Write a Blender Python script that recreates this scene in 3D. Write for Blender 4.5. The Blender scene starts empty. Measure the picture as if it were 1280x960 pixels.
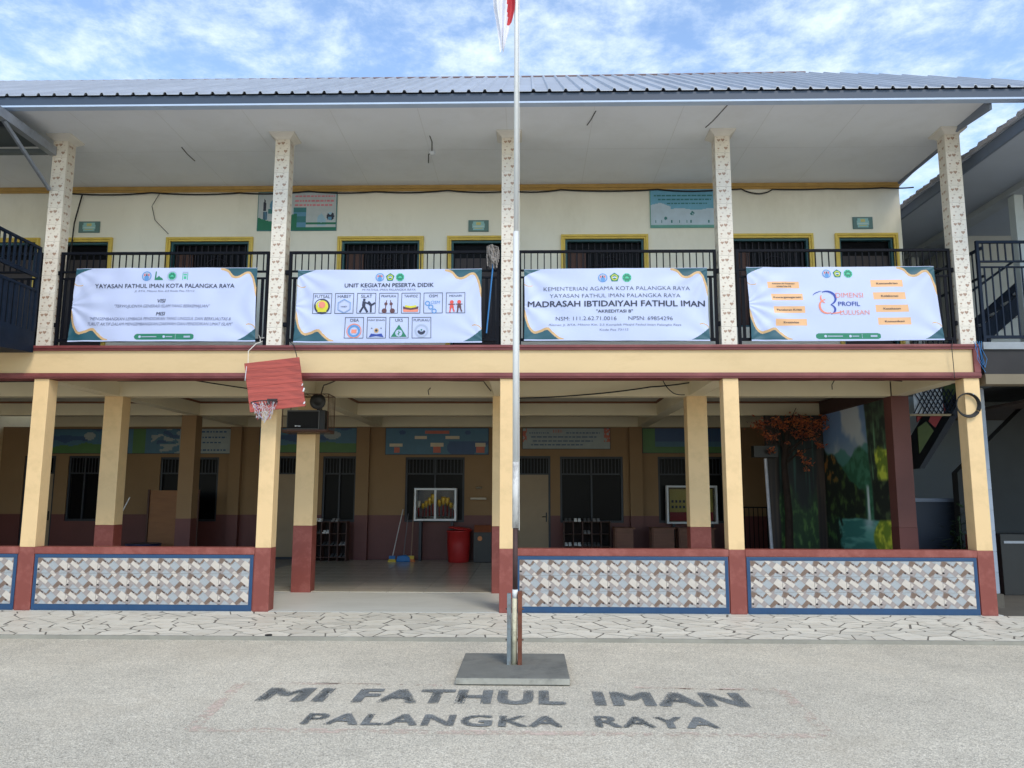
import bpy, math, random
import numpy as np
from mathutils import Vector, Matrix, noise
random.seed(7)
SC = bpy.context.scene
COL = SC.collection

# ------------------------------------------------------------------ camera
F_PX, PITCH, YAW, ROLL, DIST = 972.05, 7.98, 1.257, -0.141, 10.791
cam_d = bpy.data.cameras.new("camera")
cam = bpy.data.objects.new("camera", cam_d)
COL.objects.link(cam)
cam_d.sensor_fit = 'HORIZONTAL'
cam_d.sensor_width = 36.0
cam_d.lens = 36.0 * F_PX / 1280.0
cam_d.clip_start = 0.05
cam_d.clip_end = 600
_pi, _ya, _ro = (math.radians(a) for a in (PITCH, YAW, ROLL))
fwd = Vector((-math.sin(_ya) * math.cos(_pi), math.cos(_ya) * math.cos(_pi), math.sin(_pi)))
rgt = Vector((math.cos(_ya), math.sin(_ya), 0))
upv = rgt.cross(fwd)
r2 = rgt * math.cos(_ro) - upv * math.sin(_ro)
u2 = r2.normalized().cross(fwd) * 1.0
r2.normalize(); u2.normalize()
cam.matrix_world = Matrix(((r2.x, u2.x, -fwd.x, 0), (r2.y, u2.y, -fwd.y, -DIST),
                           (r2.z, u2.z, -fwd.z, 1.6), (0, 0, 0, 1)))
SC.camera = cam

# ------------------------------------------------------------------ sky, sun, exposure
SUN_EL, SUN_AZ = 47.0, 24.0          # azimuth east of the line straight behind the camera
world = bpy.data.worlds.new("World")
SC.world = world
world.use_nodes = True
wn, wl_ = world.node_tree.nodes, world.node_tree.links
wn.clear()
w_out = wn.new("ShaderNodeOutputWorld")
w_sky = wn.new("ShaderNodeTexSky")
w_sky.sky_type = 'NISHITA'
w_sky.sun_disc = False
w_sky.sun_elevation = math.radians(SUN_EL)
w_sky.sun_rotation = math.radians(180 - SUN_AZ)
w_sky.air_density = 1.0
w_sky.dust_density = 0.15
w_sky.ozone_density = 1.0
b_sky = wn.new("ShaderNodeBackground")
b_sky.inputs[1].default_value = 0.15
wl_.new(w_sky.outputs[0], b_sky.inputs[0])
b_cl = wn.new("ShaderNodeBackground")
b_cl.inputs[0].default_value = (0.80, 0.92, 1.0, 1)
b_cl.inputs[1].default_value = 0.62
w_tc = wn.new("ShaderNodeTexCoord")
w_sep = wn.new("ShaderNodeSeparateXYZ")
wl_.new(w_tc.outputs['Generated'], w_sep.inputs[0])
def wmath(op, a, b=None, c=None):
    n = wn.new("ShaderNodeMath"); n.operation = op
    for i, v in enumerate((a, b, c)):
        if v is None: continue
        if isinstance(v, (int, float)): n.inputs[i].default_value = v
        else: wl_.new(v, n.inputs[i])
    return n.outputs[0]
zc = wmath('MAXIMUM', w_sep.outputs[2], 0.02)
zz = wmath('ADD', zc, 0.12)
cx = wmath('DIVIDE', w_sep.outputs[0], zz)
cy = wmath('DIVIDE', w_sep.outputs[1], zz)
w_cmb = wn.new("ShaderNodeCombineXYZ")
wl_.new(cx, w_cmb.inputs[0]); wl_.new(cy, w_cmb.inputs[1])
w_n = wn.new("ShaderNodeTexNoise")
w_n.inputs['Scale'].default_value = 5.0
w_n.inputs['Detail'].default_value = 9
w_n.inputs['Roughness'].default_value = 0.68
w_n.inputs['Distortion'].default_value = 0.1
wl_.new(w_cmb.outputs[0], w_n.inputs['Vector'])
w_n2 = wn.new("ShaderNodeTexNoise")
w_n2.inputs['Scale'].default_value = 0.55
w_n2.inputs['Detail'].default_value = 3
wl_.new(w_cmb.outputs[0], w_n2.inputs['Vector'])
dens = wmath('ADD', w_n.outputs[0], wmath('MULTIPLY', w_n2.outputs[0], 0.55))
w_mr = wn.new("ShaderNodeMapRange")
w_mr.interpolation_type = 'SMOOTHSTEP'
w_mr.inputs['From Min'].default_value = 0.64
w_mr.inputs['From Max'].default_value = 1.02
w_mr.inputs['To Min'].default_value = 0.0
w_mr.inputs['To Max'].default_value = 0.98
wl_.new(dens, w_mr.inputs['Value'])
w_mix = wn.new("ShaderNodeMixShader")
wl_.new(w_mr.outputs[0], w_mix.inputs[0])
wl_.new(b_sky.outputs[0], w_mix.inputs[1])
wl_.new(b_cl.outputs[0], w_mix.inputs[2])
wl_.new(w_mix.outputs[0], w_out.inputs[0])

sun_d = bpy.data.lights.new("sun", 'SUN')
sun_d.energy = 1.0
sun_d.angle = math.radians(18)
sun_d.color = (1.0, 0.91, 0.78)
sun = bpy.data.objects.new("sun", sun_d)
COL.objects.link(sun)
_e, _a = math.radians(SUN_EL), math.radians(SUN_AZ)
to_sun = Vector((math.sin(_a) * math.cos(_e), -math.cos(_a) * math.cos(_e), math.sin(_e)))
sun.rotation_euler = to_sun.to_track_quat('Z', 'Y').to_euler()
sun.location = (6, -14, 18)
SC.view_settings.view_transform = 'Standard'
SC.view_settings.look = 'None'
SC.view_settings.gamma = 1.0
SC.view_settings.exposure = 1.05
SC.view_settings.use_curve_mapping = False

# ------------------------------------------------------------------ helpers
def lin(c):
    return tuple(((x / 255.0) / 12.92 if x / 255.0 <= 0.04045 else ((x / 255.0 + 0.055) / 1.055) ** 2.4) for x in c)

MATS = {}
def M(name, rgb, rough=0.75, var=0.10, scale=2.5, bump=0.0, bscale=60.0, metal=0.0, rnd=0.0,
      dirt=None, dirt_amt=0.0, dirt_scale=1.2, stretch=(1, 1, 1), fine=0.0, fscale=90.0, coat=0.0, spec=None):
    """rgb is sRGB 0..255 of the surface's own colour; noise gives tone variation, dirt a second colour in patches"""
    if name in MATS: return MATS[name]
    m = bpy.data.materials.new(name); m.use_nodes = True
    nt = m.node_tree; N, L = nt.nodes, nt.links
    bs = N['Principled BSDF']
    bs.inputs['Roughness'].default_value = rough
    bs.inputs['Metallic'].default_value = metal
    if spec is not None: bs.inputs['Specular IOR Level'].default_value = spec
    if coat: bs.inputs['Coat Weight'].default_value = coat
    c = lin(rgb)
    tc = N.new('ShaderNodeTexCoord')
    mp = N.new('ShaderNodeMapping'); mp.inputs['Scale'].default_value = stretch
    L.new(tc.outputs['Object'], mp.inputs[0])
    def nz(s, det=4, ro=0.6):
        n = N.new('ShaderNodeTexNoise'); n.inputs['Scale'].default_value = s
        n.inputs['Detail'].default_value = det; n.inputs['Roughness'].default_value = ro
        L.new(mp.outputs[0], n.inputs['Vector']); return n.outputs[0]
    def mr(v, a, b, f0=0.3, f1=0.7):
        n = N.new('ShaderNodeMapRange'); n.inputs['From Min'].default_value = f0; n.inputs['From Max'].default_value = f1
        n.inputs['To Min'].default_value = a; n.inputs['To Max'].default_value = b
        L.new(v, n.inputs['Value']); return n.outputs[0]
    val = mr(nz(scale), 1 - var, 1 + var)
    if fine:
        v2 = mr(nz(fscale, 2), 1 - fine, 1 + fine)
        mm = N.new('ShaderNodeMath'); mm.operation = 'MULTIPLY'; L.new(val, mm.inputs[0]); L.new(v2, mm.inputs[1]); val = mm.outputs[0]
    if rnd:
        oi = N.new('ShaderNodeObjectInfo'); v3 = mr(oi.outputs['Random'], 1 - rnd, 1 + rnd, 0, 1)
        mm = N.new('ShaderNodeMath'); mm.operation = 'MULTIPLY'; L.new(val, mm.inputs[0]); L.new(v3, mm.inputs[1]); val = mm.outputs[0]
    mx = N.new('ShaderNodeVectorMath'); mx.operation = 'SCALE'
    mx.inputs[0].default_value = c; L.new(val, mx.inputs['Scale'])
    col = mx.outputs[0]
    if dirt:
        mc = N.new('ShaderNodeMix'); mc.data_type = 'RGBA'
        L.new(mr(nz(dirt_scale, 7, 0.7), 0, dirt_amt, 0.48, 0.72), mc.inputs[0])
        L.new(col, mc.inputs[6]); mc.inputs[7].default_value = (*lin(dirt), 1)
        col = mc.outputs[2]
    L.new(col, bs.inputs['Base Color'])
    if bump:
        bp = N.new('ShaderNodeBump'); bp.inputs['Strength'].default_value = bump; bp.inputs['Distance'].default_value = 0.01
        L.new(nz(bscale, 3), bp.inputs['Height']); L.new(bp.outputs[0], bs.inputs['Normal'])
    MATS[name] = m
    return m

WL = {}            # world position of things used as parents
class MB:
    def __init__(s): s.v = []; s.f = []; s.m = []
    def poly(s, pts, mi=0):
        b = len(s.v); s.v += [tuple(p) for p in pts]; s.f.append(tuple(range(b, b + len(pts)))); s.m.append(mi); return s
    def box(s, x0, x1, y0, y1, z0, z1, mi=0):
        b = len(s.v)
        s.v += [(x0, y0, z0), (x1, y0, z0), (x1, y1, z0), (x0, y1, z0), (x0, y0, z1), (x1, y0, z1), (x1, y1, z1), (x0, y1, z1)]
        s.f += [(b, b+3, b+2, b+1), (b+4, b+5, b+6, b+7), (b, b+1, b+5, b+4), (b+1, b+2, b+6, b+5), (b+2, b+3, b+7, b+6), (b+3, b, b+4, b+7)]
        s.m += [mi] * 6; return s
    def extr(s, poly, axis, a, b, mi=0):
        """extrude a 2D polygon along axis between a and b; poly coords are the other two axes in order"""
        n = len(poly); o = len(s.v)
        def p3(p, t): 
            return {'x': (t, p[0], p[1]), 'y': (p[0], t, p[1]), 'z': (p[0], p[1], t)}[axis]
        s.v += [p3(p, a) for p in poly] + [p3(p, b) for p in poly]
        s.f += [tuple(range(o + n - 1, o - 1, -1)), tuple(range(o + n, o + 2 * n))]
        s.f += [(o + i, o + (i + 1) % n, o + n + (i + 1) % n, o + n + i) for i in range(n)]
        s.m += [mi] * (n + 2); return s
    def tube(s, pts, r, n=6, mi=0, r1=None, cap=True):
        pts = [Vector(p) for p in pts]; o = len(s.v); K = len(pts)
        ref = Vector((0, 0, 1))
        for i, p in enumerate(pts):
            d = (pts[min(i + 1, K - 1)] - pts[max(i - 1, 0)]).normalized()
            a = d.cross(ref if abs(d.z) < 0.9 else Vector((1, 0, 0))).normalized(); b = d.cross(a)
            rr = r if r1 is None else r + (r1 - r) * i / (K - 1)
            for k in range(n):
                t = 2 * math.pi * k / n
                s.v.append(tuple(p + a * (rr * math.cos(t)) + b * (rr * math.sin(t))))
        for i in range(K - 1):
            for k in range(n):
                k2 = (k + 1) % n
                s.f.append((o + i*n + k, o + i*n + k2, o + (i+1)*n + k2, o + (i+1)*n + k)); s.m.append(mi)
        if cap:
            s.f += [tuple(range(o + n - 1, o - 1, -1)), tuple(range(o + (K-1)*n, o + K*n))]; s.m += [mi, mi]
        return s
    def lathe(s, c, prof, n=16, mi=0):
        o = len(s.v); K = len(prof)
        for r, z in prof:
            for k in range(n):
                t = 2 * math.pi * k / n; s.v.append((c[0] + r * math.cos(t), c[1] + r * math.sin(t), c[2] + z))
        for i in range(K - 1):
            for k in range(n):
                k2 = (k + 1) % n
                s.f.append((o + i*n + k, o + i*n + k2, o + (i+1)*n + k2, o + (i+1)*n + k)); s.m.append(mi)
        s.f += [tuple(range(o + n - 1, o - 1, -1)), tuple(range(o + (K-1)*n, o + K*n))]; s.m += [mi, mi]
        return s
    def mesh(s, name, mats, smooth=False, off=(0, 0, 0)):
        me = bpy.data.meshes.new(name)
        v = s.v if off == (0, 0, 0) else [(a - off[0], b - off[1], c - off[2]) for a, b, c in s.v]
        me.from_pydata(v, [], s.f)
        for m in (mats if isinstance(mats, (list, tuple)) else [mats]): me.materials.append(m)
        me.polygons.foreach_set('material_index', s.m)
        if smooth: me.polygons.foreach_set('use_smooth', [True] * len(s.f))
        me.update(); return me
    def build(s, name, mats, parent=None, smooth=False, bevel=0.0, **kw):
        a = np.array(s.v); lo, hi = a.min(0), a.max(0)
        c = (float((lo[0] + hi[0]) / 2), float((lo[1] + hi[1]) / 2), float(lo[2]))
        o = place(name, s.mesh(name, mats, smooth, c), c, parent, **kw)
        if bevel:
            b = o.modifiers.new('bevel', 'BEVEL'); b.width = bevel; b.segments = 2; b.limit_method = 'ANGLE'
        return o

def place(name, me, loc, parent=None, label=None, cat=None, group=None, kind=None):
    o = bpy.data.objects.new(name, me); COL.objects.link(o)
    WL[o.name] = Vector(loc)
    if parent is not None:
        o.parent = parent; o.location = Vector(loc) - WL[parent.name]
    else:
        o.location = loc
    for k, v in (('label', label), ('category', cat), ('group', group), ('kind', kind)):
        if v: o[k] = v
    return o
def thing(name, loc, label, cat, group=None): return place(name, None, loc, None, label, cat, group)
def struct(name, mb, mats, **kw): return mb.build(name, mats, None, kind='structure', **kw)
def poly_fill(poly):            # ear-free: Blender tessellates simple n-gons itself
    return poly

_FC = {}
def text_faces(s, bold=0.0, shear=0.0, spacing=1.0):
    """flat triangles of a line of lettering, in unit space, plus its bounds"""
    key = (s, bold, shear, spacing)
    if key in _FC: return _FC[key]
    cu = bpy.data.curves.new('lettering', 'FONT'); cu.body = s; cu.size = 1.0; cu.shear = shear
    if bold < 0: cu.offset = bold
    cu.space_character = spacing; cu.resolution_u = 3; cu.fill_mode = 'FRONT'
    ob = bpy.data.objects.new('lettering_tmp', cu); COL.objects.link(ob)
    dg = bpy.context.evaluated_depsgraph_get()
    me = bpy.data.meshes.new_from_object(ob.evaluated_get(dg))
    v = np.array([tuple(p.co) for p in me.vertices]).reshape(-1, 3); f = [tuple(p.vertices) for p in me.polygons]
    bpy.data.objects.remove(ob); bpy.data.curves.remove(cu); bpy.data.meshes.remove(me)
    _FC[key] = (v, f); return _FC[key]
def add_text(mb, s, cx, cz, width, height, mapf, bold=0.0, shear=0.0, mi=0, cap=0.73, spacing=1.0, layer=(0, -.0004, 0)):
    """lettering centred at (cx,cz) in surface units, letter height `height`"""
    v, f = text_faces(s, bold, shear, spacing)
    x0, x1 = v[:, 0].min(), v[:, 0].max()
    sx = width / (x1 - x0); sz = height / cap
    steps = [(0, 0)] if bold <= 0 else [(-bold, 0), (bold, 0), (0, bold * .8), (0, -bold * .8)]
    if bold > .03: steps += [(-bold, bold * .8), (bold, bold * .8), (-bold, -bold * .8), (bold, -bold * .8)]
    for k, (du, dv) in enumerate(steps):      # heavier strokes: a few slightly shifted layers
        b = len(mb.v)
        for p in v:
            q = mapf(cx + (p[0] + du - (x0 + x1) / 2) * sx, cz + (p[1] + dv - cap / 2) * sz)
            mb.v.append((q[0] + k * layer[0], q[1] + k * layer[1], q[2] + k * layer[2]))
        for q in f: mb.f.append(tuple(b + i for i in q)); mb.m.append(mi)

def lerp_pts(pts, x):
    """smooth (Catmull-Rom) curve through pts; returns value and slope"""
    for i in range(len(pts) - 1):
        (a, b), (c, d) = pts[i], pts[i + 1]
        if a <= x <= c:
            t = (x - a) / (c - a); h = c - a
            m0 = (d - pts[i - 1][1]) / (c - pts[i - 1][0]) if i else (d - b) / h
            m1 = (pts[i + 2][1] - b) / (pts[i + 2][0] - a) if i + 2 < len(pts) else (d - b) / h
            f = lambda t: (2*t**3 - 3*t*t + 1) * b + (t**3 - 2*t*t + t) * h * m0 + (-2*t**3 + 3*t*t) * d + (t**3 - t*t) * h * m1
            return f(t), (f(min(1, t + .01)) - f(max(0, t - .01))) / (h * (min(1, t + .01) - max(0, t - .01)))
    return None
def paint_grid(mb, nx, nz, W, H, mapf, matf):
    """a finely divided sheet whose print is given by matf(s,t) -> material slot"""
    b = len(mb.v)
    for j in range(nz + 1):
        for i in range(nx + 1): mb.v.append(tuple(mapf(W * i / nx, H * j / nz)))
    for j in range(nz):
        for i in range(nx):
            k = b + j * (nx + 1) + i
            mb.f.append((k, k + 1, k + nx + 2, k + nx + 1)); mb.m.append(matf((i + .5) / nx, (j + .5) / nz))

# ------------------------------------------------------------------ materials
cream = M('cream_paint', (214, 187, 143), .8, .05, 1.2, .05, 40, dirt=(186, 160, 118), dirt_amt=.4, dirt_scale=2.4, stretch=(.6, 1, 2))
colyel = M('yellow_cream_paint', (226, 193, 143), .6, .04, 1.0, .04, 40, dirt=(192, 164, 118), dirt_amt=.5, dirt_scale=3)
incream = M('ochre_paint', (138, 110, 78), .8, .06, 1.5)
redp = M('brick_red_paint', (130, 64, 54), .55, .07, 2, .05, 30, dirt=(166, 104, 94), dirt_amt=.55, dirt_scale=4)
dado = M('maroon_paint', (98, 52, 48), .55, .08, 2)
trimr = M('maroon_trim_paint', (116, 54, 54), .45, .06, 2, dirt=(180, 110, 108), dirt_amt=.3, dirt_scale=4, stretch=(.4, 1, 1))
bluep = M('blue_border_tile', (30, 68, 106), .3, .08, 5)
soffit_m = M('soffit_white_paint', (230, 232, 236), .85, .03, .5, .03, 8, dirt=(196, 194, 190), dirt_amt=.25, dirt_scale=.9)
wallup = M('pale_lime_wash', (232, 230, 218), .85, .04, .8, .05, 25, dirt=(196, 192, 174), dirt_amt=.35, dirt_scale=1.1, stretch=(1, 1, .5))
gold = M('gold_trim_paint', (184, 148, 82), .45, .1, 6)
goldy = M('yellow_frame_paint', (214, 186, 84), .5, .1, 6)
teal = M('teal_frame_paint', (44, 88, 96), .5, .1, 6)
glass = M('dark_window_glass', (12, 12, 15), .3, .2, 3, spec=.08)
woodd = M('dark_brown_wood', (74, 44, 34), .6, .25, 4, stretch=(6, 6, .6))
blackm = M('black_railing_paint', (13, 15, 23), .55, .2, 8, .05, 40, spec=.12)
navym = M('navy_railing_paint', (16, 29, 46), .55, .2, 5, .05, 40, dirt=(40, 42, 50), dirt_amt=.4, dirt_scale=9, spec=.15)
gutm = M('slate_gutter_paint', (58, 70, 88), .5, .08, 2, stretch=(.3, 1, 1))
gutl = M('pale_gutter_lip', (176, 192, 214), .4, .05, 2)
roofm = M('zinc_roof_sheet', (168, 172, 180), .45, .08, 1.3, .03, 12, metal=.15, dirt=(196, 202, 212), dirt_amt=.4, dirt_scale=.8, rnd=.05)
ridgem = M('rusty_ridge_cap', (112, 92, 92), .6, .2, 4)
tile_w = M('ivory_column_tile', (218, 209, 194), .22, .04, 9, rnd=.035)
tile_p = M('column_tile_print', (160, 132, 112), .3, .25, 40)
tile_g = M('column_tile_grey_print', (190, 174, 160), .3, .2, 40)
mt_white = M('mosaic_white', (196, 187, 176), .28, .07, 30, rnd=.03)
mt_blue = M('mosaic_pale_blue', (158, 163, 166), .28, .1, 30)
mt_lilac = M('mosaic_lilac_grey', (152, 142, 138), .28, .1, 30)
mt_brown = M('mosaic_brown', (118, 98, 86), .3, .15, 30)
mt_dark = M('mosaic_dark_joint', (66, 50, 48), .4, .1, 30)
grout = M('grey_grout', (150, 148, 142), .9, .1, 6)
joint = M('dark_mortar', (104, 98, 88), .95, .15, 5, .3, 60)
stone_m = M('white_marble_offcut', (214, 208, 193), .5, .08, 5, .1, 40, rnd=.13, dirt=(170, 156, 134), dirt_amt=.6, dirt_scale=3)
kerbm = M('kerb_cement', (146, 143, 132), .9, .15, 3, .3, 50)
conc = M('plinth_cement', (112, 111, 104), .9, .14, 2.5, .35, 50, dirt=(84, 84, 80), dirt_amt=.8, dirt_scale=3.5)
rampm = M('threshold_cement', (200, 199, 190), .5, .08, 1.5, .1, 40, dirt=(130, 128, 118), dirt_amt=.4, dirt_scale=1.5, stretch=(.4, 1, 1))
floor_m = M('porch_floor_tile', (196, 188, 170), .18, .06, 2, rnd=.06)
ceil_m = M('porch_ceiling_paint', (190, 184, 168), .85, .05, 1)
beam_m = M('porch_beam_paint', (226, 212, 178), .8, .05, 1, .04, 20)
crown_m = M('brown_crown_trim', (124, 80, 52), .6, .1, 4)
dbrown = M('brown_column_paint', (104, 62, 56), .6, .1, 2)
navyf = M('dark_metal_frame', (34, 40, 50), .5, .1, 4)
doorm = M('beige_door_paint', (150, 130, 104), .6, .08, 2)
whitem = M('white_frame_paint', (214, 218, 224), .4, .05, 3)
steel = M('galvanised_steel', (150, 156, 166), .35, .12, 5, metal=.5, dirt=(110, 96, 84), dirt_amt=.3, dirt_scale=6)
blackp = M('black_plastic', (18, 18, 20), .4, .1, 6)
cable_m = M('black_cable_rubber', (20, 20, 22), .5, .1, 6)
rope_m = M('white_rope', (216, 212, 204), .8, .1, 20)
boardr = M('weathered_red_plank', (172, 80, 70), .7, .18, 3, .25, 25, rnd=.06, dirt=(100, 44, 44), dirt_amt=.9, dirt_scale=2.2, stretch=(.7, 3, 9))
bwhite = M('banner_cloth', (190, 200, 232), .55, .02, 2)
bteal = M('banner_teal_print', (36, 84, 98), .5, .05, 3)
bgold = M('banner_gold_print', (204, 168, 120), .5, .15, 9)
bgreen = M('banner_green_print', (38, 124, 96), .5, .05, 3)
borange = M('banner_orange_print', (226, 178, 132), .5, .04, 3)
bnavy = M('banner_navy_print', (44, 50, 74), .5, .05, 3)
bblue = M('banner_blue_print', (92, 146, 206), .5, .05, 3)
bred = M('banner_red_print', (220, 84, 74), .5, .05, 3)
byel = M('banner_yellow_print', (214, 208, 60), .5, .05, 3)
bdeep = M('banner_deep_blue_print', (46, 72, 160), .5, .05, 3)
bsal = M('banner_salmon_print', (232, 140, 118), .5, .05, 3)
bmint = M('banner_mint_print', (70, 190, 150), .5, .05, 3)
bgreyl = M('banner_pale_grey_print', (168, 180, 206), .5, .05, 3)
bnavyl = M('banner_soft_ink_print', (112, 118, 146), .5, .05, 3)
bbrown = M('banner_brown_print', (96, 62, 66), .5, .05, 3)

# aggregate (washed gravel) concrete of the yard
def aggregate_material():
    m = bpy.data.materials.new('washed_aggregate'); m.use_nodes = True
    N, L = m.node_tree.nodes, m.node_tree.links; bs = N['Principled BSDF']
    bs.inputs['Roughness'].default_value = .85
    tc = N.new('ShaderNodeTexCoord')
    vo = N.new('ShaderNodeTexVoronoi'); vo.inputs['Scale'].default_value = 135
    L.new(tc.outputs['Object'], vo.inputs['Vector'])
    sp = N.new('ShaderNodeSeparateColor'); L.new(vo.outputs['Color'], sp.inputs[0])
    cr = N.new('ShaderNodeValToRGB'); el = cr.color_ramp.elements
    el[0].position = 0; el[0].color = (*lin((146, 140, 128)), 1)
    el[1].position = 1; el[1].color = (*lin((226, 217, 198)), 1)
    for p, c in ((.25, (176, 167, 150)), (.5, (193, 184, 166)), (.75, (206, 197, 178))):
        e = el.new(p); e.color = (*lin(c), 1)
    L.new(sp.outputs[0], cr.inputs[0])
    def nz(s, d=5, r=.6):
        n = N.new('ShaderNodeTexNoise'); n.inputs['Scale'].default_value = s; n.inputs['Detail'].default_value = d
        n.inputs['Roughness'].default_value = r; L.new(tc.outputs['Object'], n.inputs['Vector']); return n.outputs[0]
    def mr(v, f0, f1, a, b):
        n = N.new('ShaderNodeMapRange'); n.inputs[1].default_value = f0; n.inputs[2].default_value = f1
        n.inputs[3].default_value = a; n.inputs[4].default_value = b; L.new(v, n.inputs[0]); return n.outputs[0]
    big = mr(nz(.35, 6), .35, .68, .90, 1.18); mid = mr(nz(16, 4), .3, .7, .93, 1.07); med = mr(nz(2.2, 6, .7), .35, .7, .9, 1.06)
    a = N.new('ShaderNodeMath'); a.operation = 'MULTIPLY'; L.new(big, a.inputs[0]); L.new(mid, a.inputs[1])
    b = N.new('ShaderNodeMath'); b.operation = 'MULTIPLY'; L.new(a.outputs[0], b.inputs[0]); L.new(med, b.inputs[1])
    s = N.new('ShaderNodeVectorMath'); s.operation = 'SCALE'; L.new(cr.outputs[0], s.inputs[0]); L.new(b.outputs[0], s.inputs['Scale'])
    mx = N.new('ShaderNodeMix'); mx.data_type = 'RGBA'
    L.new(mr(nz(.7, 7, .72), .5, .72, 0, .42), mx.inputs[0]); L.new(s.outputs[0], mx.inputs[6]); mx.inputs[7].default_value = (*lin((168, 156, 136)), 1)  # random darker patches: stains, and soft shade painted into the yard colour
    L.new(mx.outputs[2], bs.inputs['Base Color'])
    bp = N.new('ShaderNodeBump'); bp.inputs['Strength'].default_value = .35; bp.inputs['Distance'].default_value = .006
    L.new(vo.outputs['Distance'], bp.inputs['Height']); bp.invert = True; L.new(bp.outputs[0], bs.inputs['Normal'])
    return m
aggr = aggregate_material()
def faded_paint(name, rgb, keep=.8, s0=34):
    """worn paint on the gravel: the paint is missing on part of the pebbles"""
    m = bpy.data.materials.new(name); m.use_nodes = True
    N, L = m.node_tree.nodes, m.node_tree.links; bs = N['Principled BSDF']; bs.inputs['Roughness'].default_value = .8
    tc = N.new('ShaderNodeTexCoord'); n = N.new('ShaderNodeTexNoise'); n.inputs['Scale'].default_value = s0; n.inputs['Detail'].default_value = 5
    n.inputs['Roughness'].default_value = .75
    L.new(tc.outputs['Object'], n.inputs['Vector'])
    n2 = N.new('ShaderNodeTexNoise'); n2.inputs['Scale'].default_value = 2.5; L.new(tc.outputs['Object'], n2.inputs['Vector'])
    ad = N.new('ShaderNodeMath'); ad.operation = 'MULTIPLY_ADD'; L.new(n2.outputs[0], ad.inputs[0]); ad.inputs[1].default_value = .5; L.new(n.outputs[0], ad.inputs[2])
    r = N.new('ShaderNodeMapRange'); r.inputs[1].default_value = .55 + .5 * (keep - .5); r.inputs[2].default_value = .72 + .5 * (keep - .5)
    r.inputs[3].default_value = 1; r.inputs[4].default_value = 0; L.new(ad.outputs[0], r.inputs[0])
    s = N.new('ShaderNodeVectorMath'); s.operation = 'SCALE'; s.inputs[0].default_value = lin(rgb)
    r2_ = N.new('ShaderNodeMapRange'); r2_.inputs[1].default_value = .3; r2_.inputs[2].default_value = .7; r2_.inputs[3].default_value = .75; r2_.inputs[4].default_value = 1.25
    L.new(n.outputs[0], r2_.inputs[0]); L.new(r2_.outputs[0], s.inputs['Scale'])
    L.new(s.outputs[0], bs.inputs['Base Color']); L.new(r.outputs[0], bs.inputs['Alpha'])
    return m
letter_m = faded_paint('worn_grey_paint', (128, 130, 128), .72, 60)
pink_m = faded_paint('worn_pink_paint', (216, 194, 178), .62, 14)

# ------------------------------------------------------------------ ground
GZ = -0.04
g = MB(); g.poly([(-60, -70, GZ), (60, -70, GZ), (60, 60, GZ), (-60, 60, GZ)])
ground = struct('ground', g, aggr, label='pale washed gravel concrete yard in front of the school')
gl = MB()
def gmap(x0, y0, ang, lean):
    ca, sa = math.cos(ang), math.sin(ang)
    def f(a, b):      # a along the line, b up the letters
        return (x0 + a * ca - b * sa, y0 + a * sa + b * ca, GZ + .004)
    return f
def ground_word(mb, s, xa, xb, yb, h, ang, bold=.05):
    f = gmap(xa, yb, ang, 0)
    add_text(mb, s, (xb - xa) / 2, h / 2, xb - xa, h, f, bold=bold, shear=0.0, spacing=1.12, layer=(0, 0, .0003))
ta = math.radians(-0.6)
ground_word(gl, 'MI', -2.155, -1.655, -4.37, .42, ta)
ground_word(gl, 'FATHUL', -1.39, .27, -4.385, .42, ta)
ground_word(gl, 'IMAN', .54, 1.70, -4.415, .42, ta)
ground_word(gl, 'PALANGKA', -1.63, .23, -4.985, .28, ta, .036)
ground_word(gl, 'RAYA', .485, 1.345, -4.995, .28, ta, .036)
gl.build('painted_lettering', letter_m, ground)
ol = MB()
Q = [(-2.5, -3.80), (-2.36, -5.13), (2.06, -5.15), (2.12, -3.88)]
for i in range(4):
    a, b = Vector(Q[i]), Vector(Q[(i + 1) % 4]); d = (b - a).normalized(); n = Vector((-d.y, d.x)) * .05
    z = GZ + .002 + .0002 * i
    if i == 3: # the far line is broken by the plinth
        ol.poly([(*(a - n), z), (*(a + n), z), (.9, -3.84 + .03, z), (.9, -3.84 - .03, z)])
        ol.poly([(-.75, -3.83 - .03, z), (-.75, -3.83 + .03, z), (*(b + n), z), (*(b - n), z)])
    else: ol.poly([(*(a - n), z), (*(b - n), z), (*(b + n), z), (*(a + n), z)])
ol.build('painted_outline', pink_m, ground)

# ------------------------------------------------------------------ crazy paving path along the building
pb = MB(); pb.extr([(-12, -1.80), (6.9, -1.80), (7.3, -1.2), (6.7, -.55), (6.32, -.02), (-12, -.02)], 'z', GZ - .05, .000)
path = struct('path', pb, joint, label='strip of white marble crazy paving along the foot of the building')
kb = MB(); kb.extr([(-12, -1.84), (6.95, -1.84), (6.9, -1.801), (-12, -1.801)], 'z', GZ - .05, .001)
kb.build('kerb', kerbm, path)
def clip(poly, nx, ny, c):
    out = []
    for i in range(len(poly)):
        a, b = poly[i], poly[(i + 1) % len(poly)]
        da, db = nx * a[0] + ny * a[1] - c, nx * b[0] + ny * b[1] - c
        if da <= 0: out.append(a)
        if (da < 0 < db) or (db < 0 < da):
            t = da / (da - db); out.append((a[0] + (b[0] - a[0]) * t, a[1] + (b[1] - a[1]) * t))
    return out
rs = random.Random(3)
X0p, X1p, Y0p, Y1p = -8.4, 7.3, -1.79, -.03
sites = []
nxs, nys = 50, 11
for j in range(nys):
    for i in range(nxs):
        if rs.random() < .14: continue
        sites.append((X0p + (i + .5 + (j % 2) * .4 + rs.uniform(-.48, .48)) * (X1p - X0p) / nxs,
                      Y0p + (j + .5 + rs.uniform(-.46, .46)) * (Y1p - Y0p) / nys))
stones = []
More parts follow.
